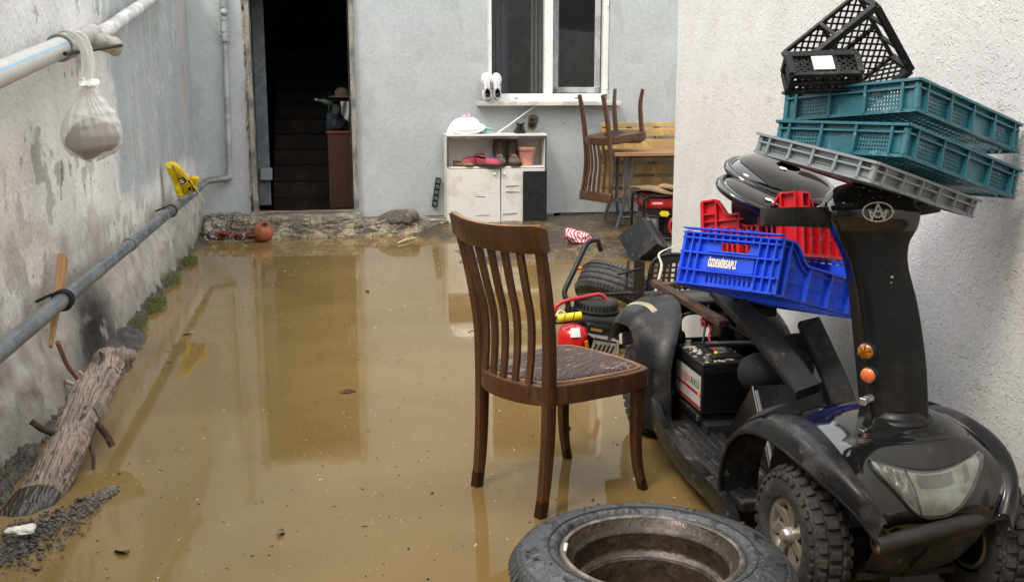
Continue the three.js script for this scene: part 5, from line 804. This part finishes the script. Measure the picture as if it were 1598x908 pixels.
  part('pale_scrape', [bar([.58, .68, .78, .88].map((v, i) => { const p = rfc.getPoint(v), cz = -4.28, cy = .25, dz = p.z - cz, dy = p.y - cy, l = Math.hypot(dz, dy); const e = .3 + .05 * (i % 2), r = .003 - .12 * (1 - e) ** 1.6; return L(xc - (.335 - .19 * e + .02 * e * (1 - e) * 4), p.y + dy / l * r, p.z + dz / l * r); }), (t) => .016 + .026 * Math.sin(Math.PI * t), .005, [1, 0, 0], 18)], S(0x8d8f90, .7, { map: dust }), sc);
  // rear tray, frame and seat support
  part('rear_tray', [B(.36, .03, .85, ...L(xc, .20, -4.2), 0, 0, 0, .008), B(.34, .12, .02, ...L(xc, .25, -4.62)), B(.31, .05, .16, ...L(xc, .50, -4.53), .2, 0, 0), B(.33, .035, .34, ...L(xc, .545, -4.36), -.06, 0, 0, .012)], K, sc);
  part('motor_housing', [xf(new THREE.CylinderGeometry(.09, .09, .24, 24), ...L(xc + .02, .28, -4.38), 0, 0, Math.PI / 2), B(.12, .14, .14, ...L(1.42, .36, -4.32), 0, 0, 0, .02)], M.deepBlack, sc);
  const rusty = S(0x6b4e3a, .8, { map: rep(dust, 3), bumpMap: grit, bumpScale: .006 });
  part('seat_rail', [beam(L(1.40, .605, -4.47), L(1.50, .545, -3.88), .045, .025), beam(L(1.62, .62, -4.45), L(1.66, .60, -3.80), .04, .03), beam(L(1.40, .60, -4.40), L(1.70, .63, -4.40), .04, .02)], rusty, sc);
  part('seat_post', [cyl(L(1.60, .25, -4.15), L(1.60, .62, -4.05), .03), cyl(L(1.42, .655, -4.15), L(1.80, .665, -4.12), .022)], M.deepBlack, sc);
  part('seat_frame', [beam(L(1.42, .665, -4.12), L(1.55, .675, -3.72), .03, .03), beam(L(1.80, .66, -4.10), L(1.82, .66, -3.62), .03, .03), B(.26, .06, .3, ...L(1.65, .66, -3.95), .1, 0, 0)], M.deepBlack, sc);
  // hanging arm pads
  part('arm_pad', bar([L(1.455, .695, -3.83), L(1.475, .63, -3.58), L(1.50, .525, -3.24), L(1.512, .48, -3.15)], .085, .042, [1, .25, .15], 22, .16), KM, sc);
  part('arm_pad', bar([L(1.725, .60, -3.62), L(1.735, .50, -3.50), L(1.742, .40, -3.38), L(1.748, .30, -3.30)], .082, .042, [1, .1, .3], 22, .16), KM, sc);
  part('cushion_roll', [xf(new THREE.CapsuleGeometry(.07, .16, 8, 20), ...L(1.58, .44, -3.56), 0, .2, Math.PI / 2), xf(new THREE.CapsuleGeometry(.06, .1, 8, 18), ...L(1.72, .49, -3.66), 0, .2, Math.PI / 2)], KM, sc);
  // wedge shaped cover on the deck
  { const s = poly([[-3.67, .165], [-3.43, .425], [-3.23, .165]]); const g = extr(s, .30, .006, 2); g.applyMatrix4(new THREE.Matrix4().makeBasis(V(0, 0, 1), V(0, 1, 0), V(-1, 0, 0))); g.translate(...L(1.74, 0, 0)); part('battery_cover', g, P(0x12141a, .35, { clearcoat: .3, map: rep(dust, 2) }), sc);
    part('cover_edge', beam(L(1.448, .412, -3.418), L(1.448, .18, -3.238), .012, .008, .003), P(0x6b6e72, .35), sc); }
  // wires
  part('wiring', [tube([L(1.44, .45, -3.95), L(1.47, .52, -4.0), L(1.52, .50, -4.1), L(1.55, .56, -4.2)], .005, 30, 6), tube([L(1.40, .44, -4.1), L(1.42, .52, -4.15), L(1.5, .54, -4.1), L(1.58, .5, -3.9), L(1.66, .47, -3.7)], .008, 30, 6), tube([L(1.44, .46, -3.9), L(1.55, .485, -3.8), L(1.62, .50, -3.72)], .012, 20, 8)], M.blackPl, sc);
  part('red_wire', [tube([L(1.46, .44, -3.86), L(1.455, .48, -3.92), L(1.48, .51, -3.98), L(1.46, .53, -4.04)], .004, 24, 6), B(.05, .04, .03, ...L(1.49, .52, -4.04), .2, .3, 0, .008)], S(0xa51f24, .5), sc);
  part('yellow_terminal', xf(new THREE.SphereGeometry(.009, 12, 8), ...L(1.462, .435, -3.855)), S(0xd9c41c, .5), sc);
  part('rear_light_bracket', [beam(L(1.34, .52, -4.72), L(1.36, .66, -4.75), .012, .012), cyl(L(1.3, .6, -4.72), L(1.42, .62, -4.74), .006)], M.blackPl, sc);
  // battery sits loose in the tray
  const bt = thing('car_battery', 'dusty black car battery with white and red label in the open scooter body', 'battery', [1.47, .215, -3.92]);
  const bmm = P(0x131416, .4, { map: rep(dust, 3) });
  part('case', [B(.19, .165, .32, 0, .085, 0, 0, 0, 0, .008)], bmm, bt);
  part('lid', [B(.196, .045, .328, 0, .185, 0, 0, 0, 0, .008), B(.11, .018, .26, .02, .212, -.01, 0, 0, 0, .005)], P(0x2a2a2b, .5, { map: rep(dust, 4) }), bt);
  part('lid_dirt', (() => { seedState = 333; const g = []; for (let i = 0; i < 90; i++) { const q = rock(rr(.003, .008), 1.4, .4, 1.2, 200 + i, 1, .5); g.push(norm(xf(q, rr(-.09, .09), .2085, rr(-.155, .155)))); } return g; })(), S(0xaba69c, .95), bt, { kind: 'stuff' });
  part('terminal', [cyl([-.06, .2, .12], [-.06, .232, .12], .012), cyl([-.06, .2, -.11], [-.06, .232, -.11], .012)], P(0x9f9a90, .4, { metalness: .6 }), bt);
  part('top_sticker', [B(.05, .002, .10, .02, .2222, .02, 0, 0, 0, 0), B(.022, .003, .10, .035, .2224, .02, 0, 0, 0, 0)], S(0xb9b4ad, .6, { map: dust }), bt);
  const lb = new THREE.MeshStandardMaterial({ roughness: .5, map: canvasTex(512, 300, (c, w, h) => { c.fillStyle = '#b3b0aa'; c.fillRect(0, 0, w, h); c.fillStyle = '#a01c22'; c.fillRect(0, h * .52, w, h * .10); c.fillRect(0, h * .90, w, h * .1); c.fillStyle = '#d6b53a'; c.fillRect(w * .9, h * .52, w * .06, h * .10); c.textBaseline = 'middle'; c.font = 'bold 92px sans-serif'; c.fillStyle = '#b3161e'; c.fillText('yiğit', w * .20, h * .30, w * .38); c.fillStyle = '#151515'; c.fillText('AKÜ', w * .60, h * .30, w * .37); c.fillStyle = '#a01c22'; c.font = 'bold 70px sans-serif'; c.fillText('*', w * .06, h * .30); c.strokeStyle = '#8a8782'; c.lineWidth = 2; for (let i = 0; i < 4; i++) { c.beginPath(); c.moveTo(30, h * (.68 + .05 * i)); c.lineTo(w * .6, h * (.68 + .05 * i)); c.stroke(); } seedState = 55; for (let i = 0; i < 900; i++) { c.fillStyle = `rgba(60,52,45,${rnd() * .35})`; c.fillRect(rnd() * w, rnd() * h, rr(1, 6), rr(1, 4)); } }) });
  const pl = new THREE.PlaneGeometry(.29, .13); pl.rotateY(-Math.PI / 2); pl.translate(-.0965, .085, .0); part('printed_label', pl, lb, bt, { keepUV: true });
  part('label_backing', B(.002, .134, .294, -.0954, .085, 0, 0, 0, 0, 0), S(0x8f8c86, .6), bt);
}
// ---------- plastic crates ----------
function holedPanel(w, h, th, nx, ny, fw, fh, o = {}) { // panel with nx * ny openings
  const s = poly([[0, 0], [w, 0], [w, h], [0, h]]); const cw = w / nx, ch = h / ny;
  for (let i = 0; i < nx; i++) for (let j = 0; j < ny; j++) { const a = (i + .5 - fw / 2) * cw, b = (i + .5 + fw / 2) * cw, c = (j + .5 - fh / 2) * ch, d = (j + .5 + fh / 2) * ch; const p = new THREE.Path(); if (o.diamond) { const cx = (a + b) / 2 + (j % 2 ? cw * .0 : 0), cy = (c + d) / 2; p.moveTo(cx, c); p.lineTo(a, cy); p.lineTo(cx, d); p.lineTo(b, cy); } else { p.moveTo(a, c); p.lineTo(a, d); p.lineTo(b, d); p.lineTo(b, c); } p.closePath(); s.holes.push(p); }
  return extr(s, th);
}
function plainPanel(w, h, th) { return extr(poly([[0, 0], [w, 0], [w, h], [0, h]]), th); }
// one side of a crate in the xy plane, x from 0 to w, outward +z
function crateSide(w, h, o, kinds) {
  const g = [], n = kinds.length, m = .035, pw = (w - 2 * m) / n, fl = o.flange;
  g.push(xf(plainPanel(m, h, .006), 0, 0, -.006), xf(plainPanel(m, h, .006), w - m, 0, -.006));
  g.push(xf(plainPanel(w, .012, .006), 0, 0, -.006), xf(plainPanel(w, .022, .006), 0, h - .022, -.006));
  kinds.forEach((k, i) => { const x = m + i * pw, a = .006, ph = h - .034; const pn = k === 'p' ? plainPanel(pw, ph, .004) : holedPanel(pw, ph, .004, ...(k === 'v' ? o.slot : o.hole), o); g.push(xf(pn, x, .012, -.006)); });
  for (let i = 0; i <= n; i++) g.push(B(.007, h - .01, fl * .9, m + i * pw, h / 2, fl * .4, 0, 0, 0, 0));
  g.push(B(w + fl * 1.4, .007, fl + .006, w / 2, h - .0035, fl / 2 - .003, 0, 0, 0, 0), B(w, .005, fl * .7, w / 2, h - .022, fl * .33, 0, 0, 0, 0), B(w + fl * .8, .008, fl * .8, w / 2, .004, fl * .4 - .003, 0, 0, 0, 0));
  return g;
}
function crate(name, label, Ld, Dd, h, m, o, long, short, group) {
  const c = thing(name, label, 'crate', [0, 0, 0], group); // local: x 0..L, z -D..0, y 0..h
  const I = o.inset || .012;
  part('side_panel', crateSide(Ld - 2 * I, h, o, long).map((g) => xf(norm(g), I, 0, -I)), m, c);
  part('side_panel', crateSide(Ld - 2 * I, h, o, long).map((g) => xf(norm(g), Ld - I, 0, -Dd + I, 0, Math.PI)), m, c);
  part('end_panel', crateSide(Dd - 2 * I, h, o, short).map((g) => xf(norm(g), I, 0, -Dd + I, 0, -Math.PI / 2)), m, c);
  part('end_panel', crateSide(Dd - 2 * I, h, o, short).map((g) => xf(norm(g), Ld - I, 0, -I, 0, Math.PI / 2)), m, c);
  const fl = holedPanel(Ld - 2 * I, Dd - 2 * I, .005, o.floor[0], o.floor[1], .55, .55); fl.rotateX(-Math.PI / 2); fl.translate(I, .004, -I); part('crate_floor', fl, m, c);
  for (const [x, z] of [[I, -I], [Ld - I, -I], [I, -Dd + I], [Ld - I, -Dd + I]]) part('corner_post', B(.016, h - .012, .016, x, h / 2, z, 0, 0, 0, .005), m, c);
  return c;
}
let plSeed = 1300; const pl = (c) => { const k = new THREE.Color(c); k.convertLinearToSRGB(); plSeed += 20; return P(0xffffff, .46, { map: rep(plasticTex([k.r, k.g, k.b], plSeed), 1.5), roughnessMap: rep(roughTex, 2) }); };
const oT = { flange: .016, hole: [12, 5, .55, .55], slot: [6, 3, .4, .8], floor: [24, 16] };
{
  const grey = crate('plastic_crate', 'shallow grey plastic crate tilted over the scooter handlebar, lowest of the three flat crates', .57, .38, .055, pl(0x7d8487), { ...oT, hole: [9, 3, .55, .6] }, ['v', 'p', 'h', 'p', 'h'].map((k) => (k === 'v' ? 'h' : k)), ['h', 'p', 'h', 'p'], 'flat plastic crates stacked on the scooter');
  const n0 = V(.28, .96, .018).normalize(); setFrame(grey, V(1.337, 1.272, -2.467).addScaledVector(n0, -.055).toArray(), [.833, -.234, -.502], n0.toArray());
  const tm = pl(0x1f5b68), tm2 = pl(0x215f6a);
  const t1 = crate('plastic_crate', 'teal plastic crate in the middle of the stack, resting on the grey one', .612, .408, .085, tm, oT, ['h', 'h', 'p', 'h'], ['h', 'p', 'h'], 'flat plastic crates stacked on the scooter');
  const n1 = V(.204, .972, -.12).normalize(); setFrame(t1, V(1.432, 1.364, -2.497).addScaledVector(n1, -.085).toArray(), [.85, -.237, -.47], n1.toArray());
  const t2 = t1.clone(); t2.name = numbered('plastic_crate'); t2.userData = { ...t1.userData, label: 'topmost teal plastic crate of the stack, with black crates standing on it' }; scene.add(t2);
  const n2 = V(.134, .973, -.19).normalize(); setFrame(t2, V(1.483, 1.476, -2.552).addScaledVector(n2, -.085).toArray(), [.835, -.214, -.507], n2.toArray());
}
{ // blue harvest crate: tall ends, dipping sides
  const m = pl(0x2450d8), L0 = .568, D0 = .372, hE = .187, hS = .125;
  const c = thing('plastic_crate', 'blue plastic harvest crate with yellow lettering resting on the scooter seat frame', 'crate');
  const n = V(.219, .96, -.177).normalize(); setFrame(c, [1.393, .790, -3.207], [.825, -.279, -.491], n.toArray());
  const end = () => { const g = []; const s = poly([[0, 0], [D0, 0], [D0, hE], [0, hE]]); const h = new THREE.Path(); h.moveTo(.145, .125); h.lineTo(.138, .158); h.lineTo(.262, .158); h.lineTo(.255, .125); h.closePath(); s.holes.push(h); for (let i = 0; i < 11; i++) { const q = new THREE.Path(), x = .10 + i * .0195; q.moveTo(x, .018); q.lineTo(x, .048); q.lineTo(x + .011, .048); q.lineTo(x + .011, .018); q.closePath(); s.holes.push(q); } g.push(xf(extr(s, .005), 0, 0, -.005)); for (let i = 0; i <= 12; i++) { const x = i * D0 / 12; if (i < 3 || i > 9) g.push(B(.005, hE - .01, .022, x, hE / 2, .009, 0, 0, 0, 0)); else g.push(B(.005, .05, .016, x, .182, .007, 0, 0, 0, 0)); } for (const y of [.006, .055, .115, .165, .183, .197]) g.push(B(D0 + .03, .005, y > .19 ? .03 : .02, D0 / 2, y, .01, 0, 0, 0, 0)); g.push(B(.21, .006, .02, .2, .124, .008, 0, 0, 0, 0)); return g; };
  part('end_panel', end().map((g) => xf(norm(g), 0, 0, -D0, 0, -Math.PI / 2)), m, c); part('end_panel', end().map((g) => xf(norm(g), L0, 0, 0, 0, Math.PI / 2)), m, c);
  const side = () => { const g = []; const top = (x) => hS + (hE - hS) * (1 - sst(.06, .16, Math.min(x, L0 - x))); const pts = [[0, 0], [L0, 0]]; for (let i = 40; i >= 0; i--) { const x = i / 40 * L0; pts.push([x, top(x)]); } const s = poly(pts); for (const x0 of [.055, .185, .32, .455]) for (const [y0, y1] of [[.022, .058], [.066, .104]]) for (let i = 0; i < 8; i++) { const q = new THREE.Path(), x = x0 + i * .0135; q.moveTo(x, y0); q.lineTo(x, y1); q.lineTo(x + .0075, y1); q.lineTo(x + .0075, y0); q.closePath(); s.holes.push(q); } g.push(xf(extr(s, .005), 0, 0, -.005)); for (const x of [0, .045, .175, .31, .445, .575, L0]) g.push(B(.006, top(x) - .008, .020, x, top(x) / 2, .008, 0, 0, 0, 0)); g.push(B(L0, .006, .02, L0 / 2, .005, .008, 0, 0, 0, 0)); g.push(bar(Array.from({ length: 25 }, (_, i) => [i / 24 * L0, top(i / 24 * L0), .008]), .022, .007, [0, 0, 1], 60, .02)); g.push(bar(Array.from({ length: 25 }, (_, i) => [i / 24 * L0, top(i / 24 * L0) - .02, .004]), .014, .004, [0, 0, 1], 60, .02)); return g; };
  part('side_panel', side().map((g) => xf(norm(g), 0, 0, 0)), m, c); part('side_panel', side().map((g) => xf(norm(g), L0, 0, -D0, 0, Math.PI)), m, c);
  const f = holedPanel(L0, D0, .006, 20, 12, .5, .7); f.rotateX(-Math.PI / 2); f.translate(0, .003, 0); part('crate_floor', f, m, c);
  const lm = new THREE.MeshStandardMaterial({ roughness: .5, map: canvasTex(512, 128, (x, w, h) => { x.fillStyle = '#1a3fc8'; x.fillRect(0, 0, w, h); x.textAlign = 'center'; x.textBaseline = 'middle'; x.font = 'bold 104px sans-serif'; x.strokeStyle = '#c9b23a'; x.lineWidth = 8; x.strokeText('ÖZDEMİRSAPLI', w / 2, h / 2 + 6, w - 30); x.fillStyle = '#efecd2'; x.fillText('ÖZDEMİRSAPLI', w / 2, h / 2 + 6, w - 30); }) });
  const q = new THREE.PlaneGeometry(.125, .046); q.rotateY(-Math.PI / 2); q.translate(-.0085, .088, -D0 * .56); part('printed_name', q, lm, c, { keepUV: true }); part('name_plate', B(.008, .056, .21, -.0035, .088, -D0 / 2, 0, 0, 0, .001), m, c);
}
{ // red crate
  const m = pl(0xc0141f), L0 = .44, D0 = .371, hE = .228, hS = .15;
  const c = thing('plastic_crate', 'red plastic crate on top of the blue one, holding black plastic shells', 'crate');
  const n = V(.019, .974, -.224).normalize(); setFrame(c, V(1.631, 1.084, -3.568).addScaledVector(n, -hE).toArray(), [.766, -.159, -.623], n.toArray());
  const side = (w, dip) => { const g = []; const k = dip; const pts = [[0, 0], [w, 0], [w, hE], [w - .055, hE], [w - .10, hE - k], [.10, hE - k], [.055, hE], [0, hE]]; const s = poly(pts); const nb = Math.round((w - .13) / .075); for (let b = 0; b < nb; b++) for (const [y0, y1] of [[.02, .066], [.078, .122]]) for (let i = 0; i < 3; i++) { const x = .072 + b * (w - .13) / nb + i * .021, q = new THREE.Path(); q.moveTo(x, y0); q.lineTo(x, y1); q.lineTo(x + .011, y1); q.lineTo(x + .011, y0); q.closePath(); s.holes.push(q); } g.push(xf(extr(s, .005), 0, 0, -.005)); for (const x of [0, .055, w - .055, w]) g.push(B(.006, hE - .008, .022, x, hE / 2, .009, 0, 0, 0, 0)); for (let b = 1; b < nb; b++) g.push(B(.005, hE - k - .008, .016, .065 + b * (w - .13) / nb, (hE - k) / 2, .006, 0, 0, 0, 0)); const bb = (a, b2) => beam([...a, .008], [...b2, .008], .022, .006, 0, [0, 0, 1]); g.push(bar(pts.slice(2).reverse().map((p) => [...p, .008]).flatMap((p, i, a) => (i < a.length - 1 ? [p, [mix(p[0], a[i + 1][0], .5), mix(p[1], a[i + 1][1], .5), .008]] : [p])), .022, .007, [0, 0, 1], 60, .02)); g.push(B(w + .02, .010, .022, w / 2, .006, .008, 0, 0, 0, 0), B(w, .005, .016, w / 2, hE - k - .022, .006, 0, 0, 0, 0), B(.055, .005, .018, .027, hE - .05, .008, 0, 0, 0, 0), B(.055, .005, .018, w - .027, hE - .05, .008, 0, 0, 0, 0)); return g; };
  part('side_panel', side(L0, .055).map((g) => xf(norm(g), 0, 0, 0)), m, c); part('side_panel', side(L0, .055).map((g) => xf(norm(g), L0, 0, -D0, 0, Math.PI)), m, c);
  part('end_panel', side(D0, .055).map((g) => xf(norm(g), 0, 0, -D0, 0, -Math.PI / 2)), m, c); part('end_panel', side(D0, .055).map((g) => xf(norm(g), L0, 0, 0, 0, Math.PI / 2)), m, c);
  const f = holedPanel(L0, D0, .006, 16, 10, .5, .7); f.rotateX(-Math.PI / 2); f.translate(0, .003, 0); part('crate_floor', f, m, c);
}
{ // glossy black shells in the red crate
  const gl = P(0x07080b, .08, { clearcoat: 1, clearcoatRoughness: .04 }), gm = P(0x17181b, .35, { map: dust });
  const mk = (name, label, pos, rot, rx, rz, hh, dp, notch) => { const t = thing(name, label, 'fairing', pos); t.rotation.set(...rot, 'YXZ');
    part('shell_bowl', shell(48, 14, (u, v) => { const a = (1 - u) * 2 * Math.PI; const r = Math.cos(v * Math.PI / 2 * .92) ** .7; const k = 1 + .05 * Math.cos(2 * a); return [rx * r * k * Math.cos(a), hh * Math.sin(v * Math.PI / 2), rz * r * Math.sin(a)]; }, .006), gl, t);
    part('shell_rim', xf((() => { const p = []; for (let i = 0; i < 48; i++) { const a = i / 48 * 2 * Math.PI, k = 1.02 + .05 * Math.cos(2 * a); p.push([rx * k * Math.cos(a), 0, rz * k * Math.sin(a)]); } return tube(p, .016, 120, 10, true); })(), 0, 0, 0), gl, t);
    part('inner_bowl', xf(shell(40, 10, (u, v) => { const a = u * 2 * Math.PI, r = Math.cos(v * Math.PI / 2 * .9) ** .6; return [rx * .66 * r * Math.cos(a), -dp * Math.sin(v * Math.PI / 2) + .004, rz * .8 * r * Math.sin(a)]; }, .005), 0, 0, 0), gm, t);
    part('vent_slot', [xf(new THREE.SphereGeometry(.05, 16, 10).scale(1.5, .25, .5), rx * .40, hh * .80, rz * .40, .3, -.3, -.12)], M.deepBlack, t);
    part('bird_dirt', notch.map(([a, r], i) => xf(rock(.012, 1.3, .25, 1, 260 + i, 1, .5), rx * r * Math.cos(a), hh * Math.sqrt(Math.max(0, 1 - r * r)) * .95 + .008, rz * r * Math.sin(a))), S(0xe5e4dd, .9), t); return t; };
  mk('black_shell', 'glossy black plastic shell lying in the front of the red crate', [1.60, 1.045, -3.74], [.42, .25, -.20], .20, .15, .035, .13, [[2.2, .7], [2.0, .75], [1.75, .7]]);
  mk('black_shell', 'upper glossy black plastic shell behind, tucked under the grey crate', [1.70, 1.10, -3.86], [.42, .2, -.17], .22, .16, .06, .07, [[2.4, .3]]);
}
{ // black mesh crates on top
  const m = P(0xffffff, .55, { map: rep(grimeA, 3), specularIntensity: .6 });
  const lattice = (w, h, cell, th) => { const g = []; for (let k = -Math.ceil(h / cell); k < w / cell; k++) { for (const s of [1, -1]) { let x0 = k * cell, x1 = x0 + h, y0 = 0, y1 = h; if (x0 < 0) { y0 = -x0; x0 = 0; } if (x1 > w) { y1 -= x1 - w; x1 = w; } if (x1 - x0 < .004) continue; g.push(beam([x0, s > 0 ? y0 : h - y0, 0], [x1, s > 0 ? y1 : h - y1, 0], th, th, 0, [0, 0, 1])); } } return g; };
  const mesh = (name, label, L0, D0, H0, cell, C, a, n) => { const c = thing(name, label, 'crate'); setFrame(c, C, a, n);
    const fr = (pts) => pts.map(([p, q, w]) => beam(p, q, w || .016, w || .016, .003));
    part('crate_floor', lattice(L0, D0, cell, .0045).map((g) => xf(g, 0, .004, 0, -Math.PI / 2)), m, c);
    part('side_panel', lattice(L0, H0, cell, .0045).map((g) => xf(norm(g), 0, 0, 0)), m, c);
    part('end_panel', lattice(D0, H0, cell, .0045).map((g) => xf(norm(g), L0, 0, 0, 0, Math.PI / 2)), m, c);
    const P8 = (x, y, z) => [x * L0, y * H0, -z * D0]; const e = [];
    for (const y of [0, 1]) for (const [p, q] of [[[0, 0], [1, 0]], [[1, 0], [1, 1]], [[1, 1], [0, 1]], [[0, 1], [0, 0]]]) e.push([P8(p[0], y, p[1]), P8(q[0], y, q[1]), y ? .02 : .012]);
    for (const x of [0, 1]) for (const z of [0, 1]) e.push([P8(x, 0, z), P8(x, 1, z), .018]);
    for (const x of [.33, .67]) { e.push([P8(x, 0, 0), P8(x, 1, 0), .011], [P8(x, 0, 1), P8(x, 1, 1), .011]); }
    e.push([P8(.5, 0, 0), P8(.5, 0, 1), .012], [P8(0, 0, .5), P8(1, 0, .5), .012], [P8(0, 0, .5), P8(0, 1, .5), .011], [P8(1, 0, .5), P8(1, 1, .5), .011]);
    part('crate_frame', fr(e), m, c); return c; };
  mesh('black_crate', 'larger black mesh crate standing tipped on its corner above the teal crates', .25, .25, .10, .026, [1.279, 1.545, -2.93], [.173, -.175, -.0922], [.095, -.39, .917]);
  const s = mesh('black_crate', 'smaller black mesh crate with white paper tag on the teal crates', .18, .06, .07, .019, [1.215, 1.482, -2.72], [.986, .03, .168], [.118, .70, -.69]);
  part('paper_tag', B(.055, .052, .003, .085, .038, .006, .0, 0, 0, 0), S(0xecebe8, .7), s);
}
// ---------- floating bits ----------
{
  const mk = (n, seed, col, smin, smax, flat, name, label) => { seedState = seed; const g = []; for (let i = 0; i < n; i++) { const x = rr(-.9, 1.9), z = -2.6 - 7.4 * rnd() ** 1.8; if (z > -3.2 && x > .4) continue; const r = rr(smin, smax) * (rnd() < .06 ? 2.2 : 1); const q = new THREE.TetrahedronGeometry(r, 0); q.scale(rr(.6, 2.2), flat, rr(.5, 1)); g.push(norm(xf(q, x, .001, z, 0, rnd() * 6.3, 0))); } tag(part(name, g, S(col, .9), null, { kind: 'stuff' }), label, name.split('_').pop()); };
  mk(2000, 11, 0xc6b78f, .0012, .0042, .3, 'floating_chaff', 'pale chaff specks floating all over the muddy water');
  mk(520, 12, 0x352618, .0022, .0075, .3, 'floating_crumbs', 'dark crumbs floating all over the muddy water');
  const lf = [[.06, -5.05, .026, 0x6e4b20, 'curled brown leaf floating in the middle of the yard'], [-.19, -3.42, .018, 0xb79a62, 'small tan leaf floating nearest the camera at the centre'], [-.68, -3.35, .02, 0x7a5c2e, 'dark folded leaf floating near the left foreground'], [-.85, -6.45, .024, 0xcfc5b8, 'pale paper scrap floating near the left wall'], [.25, -7.6, .016, 0x5a4020, 'small dark leaf floating towards the doorstep'], [.55, -3.05, .014, 0xd8d2c4, 'white chip floating left of the foreground tyre'], [.98, -4.35, .03, 0x4a3a24, 'dark twist of debris floating under the chair seat']];
  lf.forEach(([x, z, r, c, lab], i) => { const o = part('floating_leaf', shell(8, 5, (u, v) => [r * 1.5 * (u - .5) * 2, .008 * Math.sin(u * 3 + v * 2) + .004 + .4 * r * (v - .5) ** 2, r * .7 * (v - .5) * 2 * Math.sin(Math.PI * clamp(u, .08, .92))], .0012), S(c, .8, { map: dust }), null); o.position.set(x, 0, z); o.rotation.y = i * 1.3; tag(o, lab, i === 3 ? 'scrap' : i === 5 ? 'chip' : 'leaf'); });
  const bl = part('white_shard', xf(rock(.03, 1.3, .5, .9, 97, 2, .5), 0, .02, 0), S(0xd9d5cc, .8), null); bl.position.set(-1.02, .02, -3.50); tag(bl, 'white plaster shard on the gravel spit at the left edge', 'shard');
  for (const [x0, z0, x1, z1, y, lab] of [[.62, -9.9, .80, -10.2, .012, 'pale stick floating in front of the doorstep']]) tag(part('floating_stick', tube([[x0, y, z0], [mix(x0, x1, .5), y + .01, mix(z0, z1, .5)], [x1, y, z1]], .009, 12, 6), S(0xc3b089, .8), null), lab, 'stick');
}
renderer.render(scene, camera);
